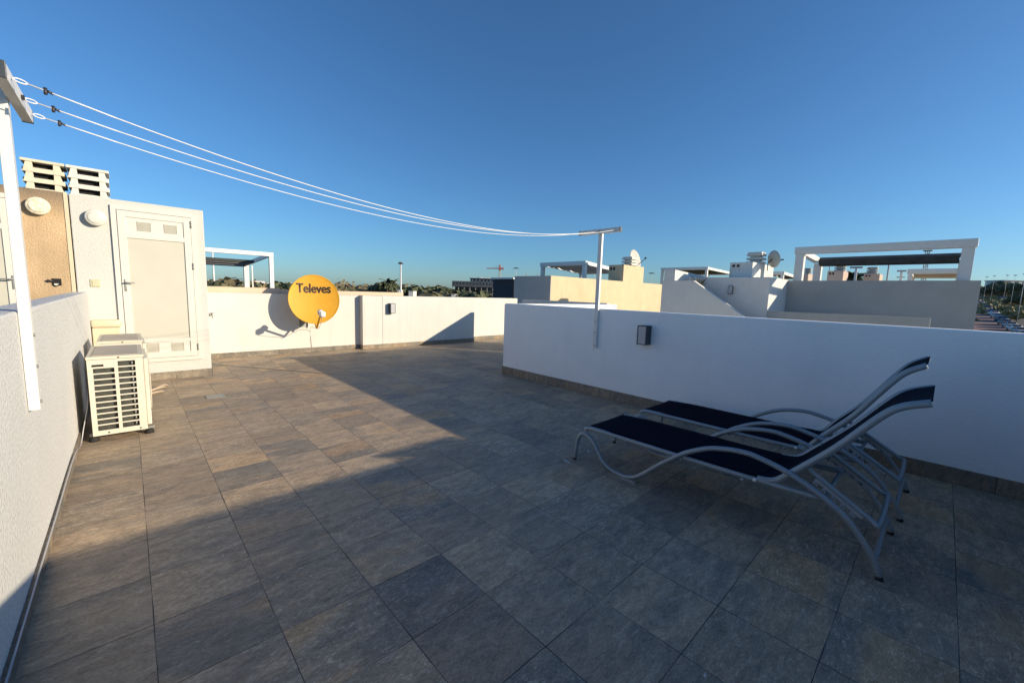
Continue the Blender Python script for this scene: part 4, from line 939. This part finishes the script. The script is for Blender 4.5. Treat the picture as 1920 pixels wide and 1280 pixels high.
# crane
pc = adist(936, 545, 330); g = Vector((pc.x, pc.y, -6.2)); zt_ = adist(936.5, 503, 330).z+6.2; ztop = adist(935, 496.5, 330).z+6.2
t = thing('tower_crane', 'tower crane with a red top above the grey office block', 'crane', g, math.atan2(CR.y, CR.x))
def lattice(b, p, q, w, n, r):
    p, q = Vector(p), Vector(q); d = (q-p).normalized(); u = d.orthogonal().normalized(); v = d.cross(u)
    cs = [(-w, -w), (w, -w), (w, w), (-w, w)]
    for a, c in cs: tube(b, [p+u*a+v*c, q+u*a+v*c], r, 5)
    for i in range(n):
        for k in range(4): a, c = cs[k], cs[(k+1) % 4]; tube(b, [p.lerp(q, i/n)+u*a[0]+v*a[1], p.lerp(q, (i+1)/n)+u*c[0]+v*c[1]], r*.7, 4)
b = B(); lattice(b, (0, 0, 0), (0, 0, zt_-1.2), .5, 14, .14); obj('mast', b, 'conc', t)
b = B(); lattice(b, (0, 0, zt_-1.2), (0, 0, ztop), .42, 4, .17); box(b, -.9, .9, -.7, .7, zt_-1.6, zt_-.2); obj('cab', b, 'red', t)
b = B(); lattice(b, (-.6, 0, zt_), (-10.5, 0, zt_-.3), .3, 14, .12); obj('jib', b, 'conc', t)
b = B(); lattice(b, (.6, 0, zt_), (3.0, 0, zt_), .3, 3, .13); box(b, 1.8, 3.0, -.5, .5, zt_-1.1, zt_-.1); obj('counter_jib', b, 'red', t)
b = B(); tube(b, [(0, 0, ztop), (-7, 0, zt_)], .08, 4); tube(b, [(0, 0, ztop), (2.8, 0, zt_)], .08, 4); obj('tie_bar', b, 'conc', t)
# office block
po = adist(887, 547, 190); t = thing('office_block', 'low dark grey office block with rows of slots below the crane', 'office building', (po.x, po.y, -6.2), math.atan2(CR.y, CR.x))
kx = lambda px: ((px-887)/FPX)*190*math.cos(0)/math.cos(math.atan((887-960)/FPX))*1.0
def zz(py): return adist(887, py, 190).z+6.2
W0, W1, W2 = kx(848), kx(935), kx(881)
b = B(); box(b, W0, W1, 0, 14, zz(538), zz(527.5)); obj('storey', b, 'distbld', t)
b = B(); box(b, W2, W1+3, 1.5, 13, zz(527.5)+.02, zz(522)); obj('top_storey', b, 'distbld', t)
b = B(); box(b, W2-.5, W1+3.5, .6, 14, zz(522)+.01, zz(521)); obj('roof', b, 'distbld', t)
b = B(); box(b, W0+1, W1, 3, 13, 0, zz(538)-.02); obj('recessed_ground_floor', b, 'glass', t)
for k in range(9):
    b = B(); x = W0+.3+(W1-W0-.6)*k/8; box(b, x-.13, x+.13, .3, .6, 0, zz(538)-.01); obj('column', b, 'conc', t)
for k in range(14):
    b = B(); x = W0+1+(W1-W0-2)*k/13; box(b, x-.35, x+.25, -.06, -.003, zz(533.5), zz(529.8)); obj('window', b, 'glass', t)
for k in range(9):
    b = B(); x = W2+1+(W1-W2)*k/8; box(b, x-.28, x+.28, 1.42, 1.49, zz(526), zz(523.8)); obj('window', b, 'aluw', t)
b = B(); box(b, kx(893), kx(915), 4, 8, zz(521)+.01, zz(519.4)); box(b, kx(926), kx(934), 4, 8, zz(521)+.01, zz(518.6)); box(b, kx(897), kx(901), 3, 4, zz(521)+.01, zz(518.8)); obj('roof_plant', b, 'aluw', t)
# little white boxes / vans beyond the wall
for i, (xa3, xb3, y0_, y1_, R, l_) in enumerate(((766, 775, 546, 552, 90, 'small white shed right of the tall street lamp'), (745, 749, 544, 549, 100, 'small white cabin left of the tall street lamp'), (731, 741, 544.5, 549, 110, 'low white shed under the palm trees'), (846, 853, 552, 556, 85, 'small white shed below the corner of the office block'))):
    a = adist(xa3, y0_, R); c = adist(xb3, y0_, R); w = (c-a).length; lo = adist(xa3, y1_, R).z
    t = thing('shed', l_, 'shed', ((a.x+c.x)/2, (a.y+c.y)/2, -6.2), math.atan2(CR.y, CR.x), 'small white sheds beyond the back wall')
    h = a.z+6.2; b = B(); box(b, -w/2, w/2, 0, 3, 0, h); obj('wall', b, 'white_far', t); b = B(); box(b, -w/2-.1, w/2+.1, -.1, 3.1, h+.01, h+.12); obj('roof', b, 'conc', t)
    b = B(); box(b, -w*.2, w*.1, -.02, -.001, .05, 2.0); obj('door', b, 'grey_far', t)
# ------------------------------------------------------------------ right hand street
def strip(name, pts, w0, w1, mat, dz_, kind='structure'):
    """strip following the terrain between pixel edges given as [(left px, right px, row)]"""
    b = B(); rows = []
    for (xa4, xb4, yy) in pts:
        row = []
        for k in range(7):
            p = onterr(xa4+(xb4-xa4)*k/6, yy); row.append(b.verts.new((p.x, p.y, terr(p.x, p.y)+dz_)))
        rows.append(row)
    for a, c in zip(rows, rows[1:]):
        for k in range(6): b.faces.new((a[k], a[k+1], c[k+1], c[k]))
    return tag(obj(name, b, mat), kind=kind)
strip('parking_area', [(1790, 1915, 660), (1800, 1905, 630), (1800, 1890, 612), (1806, 1872, 596), (1812, 1860, 584), (1816, 1850, 574), (1818, 1842, 566)], 0, 0, 'redpave', .10)
strip('road', [(1915, 2010, 660), (1905, 1985, 630), (1890, 1962, 612), (1872, 1938, 598), (1861, 1908, 586), (1851, 1888, 576), (1843, 1875, 567), (1838, 1862, 560), (1836, 1850, 556)], 0, 0, 'asphalt', .12)
for i, yy in enumerate((573, 577.5, 584, 591, 597, 606, 614)):
    q = i*1.0; a, c = onterr(1824, yy), onterr(1848+i*6.5, yy+.8); b = B(); d = (c-a); d.z = 0; n_ = Vector((-d.y, d.x, 0)).normalized()*.22
    vs = []
    for k in range(6):
        p = a.lerp(c, k/5)
        for s in (-1, 1): e_ = p+n_*s; vs.append(b.verts.new((e_.x, e_.y, terr(e_.x, e_.y)+.2)))
    for k in range(5): b.faces.new((vs[2*k], vs[2*k+1], vs[2*k+3], vs[2*k+2]))
    tag(obj('road_marking', b, 'mark'), kind='structure')
# car
def make_car(paint, label, p, rz, s=1.0):
    t = thing('parked_car', label, 'car', p, rz, 'cars parked in a row along the street'); t.scale = (1.15, 1.15, 1.15)
    side = [(-2.1, .35), (-2.15, .62), (-2.0, .82), (-1.25, .93), (-.55, 1.42), (.85, 1.46), (1.6, 1.02), (2.05, .95), (2.12, .6), (2.08, .33), (1.7, .28), (-1.7, .28)]
    b = B(); prism(b, [(x, z) for x, z in side], 'y', -.86, .86)
    for v in b.verts:
        if v.co.z > .95: v.co.y *= .82
    bmesh.ops.bevel(b, geom=b.edges[:], offset=.05, segments=2, affect='EDGES'); body = obj('body', b, 'car_'+paint, t, True)
    b = B(); prism(b, [(-1.17, .955), (-.56, 1.37), (-.50, 1.385), (-1.05, .955)], 'y', -.66, .66); 
    for v in b.verts: v.co += Vector((-.035, 0, .05))
    obj('windscreen', b, 'glass', t)
    b = B(); prism(b, [(.9, 1.40), (1.55, 1.03), (1.62, 1.05), (.96, 1.43)], 'y', -.64, .64); obj('rear_window', b, 'glass', t)
    b = B()
    for s_ in (-1, 1): prism(b, [(-.95, .98), (-.48, 1.33), (.78, 1.36), (1.3, .99)], 'y', s_*.80, s_*.765)
    obj('side_window', b, 'glass', t)
    for x in (-1.35, 1.3):
        for y in (-.8, .8):
            b = B(); cyl(b, (x, y-.1, .31), (x, y+.1, .31), .31, 18); w = obj('wheel', b, 'tyre', t, False); b = B(); cyl(b, (x, y-.11, .31), (x, y+.11, .31), .18, 12); obj('rim', b, 'steel_w', w)
    for y in (-.6, .6): b = B(); box(b, -2.17, -2.08, y-.18, y+.18, .62, .76, .02); obj('headlight', b, 'lnb', t)
    b = B(); box(b, -2.19, -2.14, -.35, .35, .42, .56); obj('grille', b, 'dark', t)
    return t
rowc = [(1911, 627), (1902, 621), (1893, 615.5), (1884, 610), (1877, 603.5), (1869, 597), (1863, 592), (1856, 588), (1850, 581), (1844, 575), (1838, 571), (1836.5, 566)]
kinds = ['silver', 'white', 'silver', 'grey', 'navy', 'silver', 'white', 'sky', 'navy', 'black', 'silver', 'grey']
names = ['silver car nearest us in the parked row, cut by the white parapet', 'white car second nearest in the parked row', 'silver car third nearest in the parked row', 'grey car fourth nearest in the parked row', 'navy car in the near half of the row, fifth from us', 'silver car sixth in the row, in front of the dry bushes', 'white car in the middle of the parked row', 'pale blue car eighth in the row, just past the middle', 'navy blue car ninth in the row beside the road bend', 'black car tenth in the row near the grey wall', 'silver car second from the far end of the row', 'grey car at the far end of the parked row']
protos = {}
for (px, py), k, nm in zip(rowc, kinds, names):
    p = onterr(px, py); p.z = terr(p.x, p.y)+.14; rz = math.atan2(p.y, p.x)+math.radians(16)
    if k in protos: dup(protos[k], p, rz, None, nm)
    else: protos[k] = make_car(k, nm, p, rz)
# hillside trees and scrub
GH = 'trees on the hillside right of the grey parapet'
hl = [(1848, 537, 400, 3, 'leftmost hillside tree, small and brownish'), (1857, 529, 395, 1, 'round olive tree on the hillside beside the first street lamp'), (1868, 527, 400, 0, 'dense dark tree at the top of the hillside'), (1878, 529, 400, 1, 'olive tree right of the dense dark one'), (1888, 527, 385, 1, 'tall olive tree below the pale hilltop building'), (1899, 530, 380, 1, 'olive tree in the middle of the hillside'), (1909, 529, 370, 1, 'olive tree before the pale hilltop building'), (1918, 532, 360, 0, 'dark tree at the right edge of the hillside'), (1904, 553, 300, 1, 'low green bush above the parked cars on the curve'), (1912, 552, 290, 0, 'low dark bush near the right edge of the view'), (1893, 574, 240, 4, 'yellowish bush beside the road'), (1907, 584, 215, 4, 'large yellowish bush right of the parked cars'), (1918, 582, 205, 4, 'yellow green bush at the right edge'), (1838, 596, 190, 1, 'green bush at the foot of the grey house end')]
for px, yt, R, k, l_ in hl: tree_top(k, px, yt, R, l_, .95 if R > 320 else 1.3, group=GH)
belt('hillside_scrub', 1838, 1990, 230, 470, 500, 1.3, 'leaf_yellow', 21, 1.0)
belt('hillside_wood', 1838, 1990, 400, 470, 160, 5.0, 'leaf_dry', 22, 1.3)
ph = adist(1908, 528, 480); t = thing('hilltop_building', 'long pale low building on the hilltop behind the trees', 'building', (ph.x, ph.y, terr(ph.x, ph.y)), math.atan2(CR.y, CR.x))
h = adist(1905, 525, 480).z-terr(ph.x, ph.y); b = B(); box(b, -10, 30, 0, 12, -3, h-.8, 0); obj('wall', b, 'white_far', t); b = B(); box(b, -10.5, 30.5, -.5, 12.5, h-.79, h-.3); obj('roof', b, 'grey_far', t)
for k in range(6): b = B(); box(b, -8+k*6, -5+k*6, -.1, -.003, h-3.2, h-1.4); obj('window', b, 'glass', t)
# grey cars on the bend higher up
for i, (px, py, k) in enumerate(((1880, 560, 'grey'), (1887, 562, 'silver'), (1895, 563, 'silver'), (1872, 552, 'white'), (1864, 550, 'grey'))):
    p = onterr(px, py); p.z = terr(p.x, p.y)+.1; dup(protos[k], p, math.atan2(p.y, p.x)+1.9, None, ['grey car on the upper bend, left of two silver ones', 'silver car in the middle of the upper bend', 'silver car at the right end of the upper bend', 'white car high on the hillside below the dark trees', 'grey car high on the hillside left of the white one'][i])
# ------------------------------------------------------------------ camera, light, world
cam = bpy.data.cameras.new('camera'); co = bpy.data.objects.new('camera', cam); C.objects.link(co); scn.camera = co
cam.sensor_width = 36; cam.lens = FPX*36/1920; cam.clip_start = .05; cam.clip_end = 60000
mw = Matrix(((CR.x, CU.x, -CF.x, EYE.x), (CR.y, CU.y, -CF.y, EYE.y), (CR.z, CU.z, -CF.z, EYE.z), (0, 0, 0, 1))); co.matrix_world = mw
S = Vector((2.01, -2.95, 1)).normalized()
sd = bpy.data.lights.new('sun', 'SUN'); so = bpy.data.objects.new('sun', sd); C.objects.link(so)
sd.energy = 5.0; sd.angle = math.radians(.5); sd.color = (1.0, .845, .62); so.rotation_euler = S.to_track_quat('Z', 'Y').to_euler(); so.location = (20, -30, 20)
w = bpy.data.worlds.new('World'); scn.world = w; w.use_nodes = True; nt_ = w.node_tree
sk = nt_.nodes.new('ShaderNodeTexSky'); sk.sky_type = 'NISHITA'; sk.sun_disc = False
sk.sun_elevation = math.asin(S.z); sk.sun_rotation = math.atan2(S.x, S.y); sk.air_density = 1.0; sk.dust_density = .6; sk.ozone_density = 7.0; sk.altitude = 0
bg = nt_.nodes['Background']; bg.inputs['Strength'].default_value = .128; mx = nt_.nodes.new('ShaderNodeMix'); mx.data_type = 'RGBA'; mx.blend_type = 'MULTIPLY'; mx.inputs[0].default_value = 1; mx.inputs[7].default_value = (.93, 1.0, .96, 1); nt_.links.new(sk.outputs[0], mx.inputs[6]); nt_.links.new(mx.outputs[2], bg.inputs['Color'])
vs = scn.view_settings; scn.display_settings.display_device = 'sRGB'; vs.view_transform = 'Standard'; vs.look = 'None'; vs.exposure = .36; vs.gamma = 1; vs.use_curve_mapping = False
scn.render.resolution_x = 1024; scn.render.resolution_y = 682
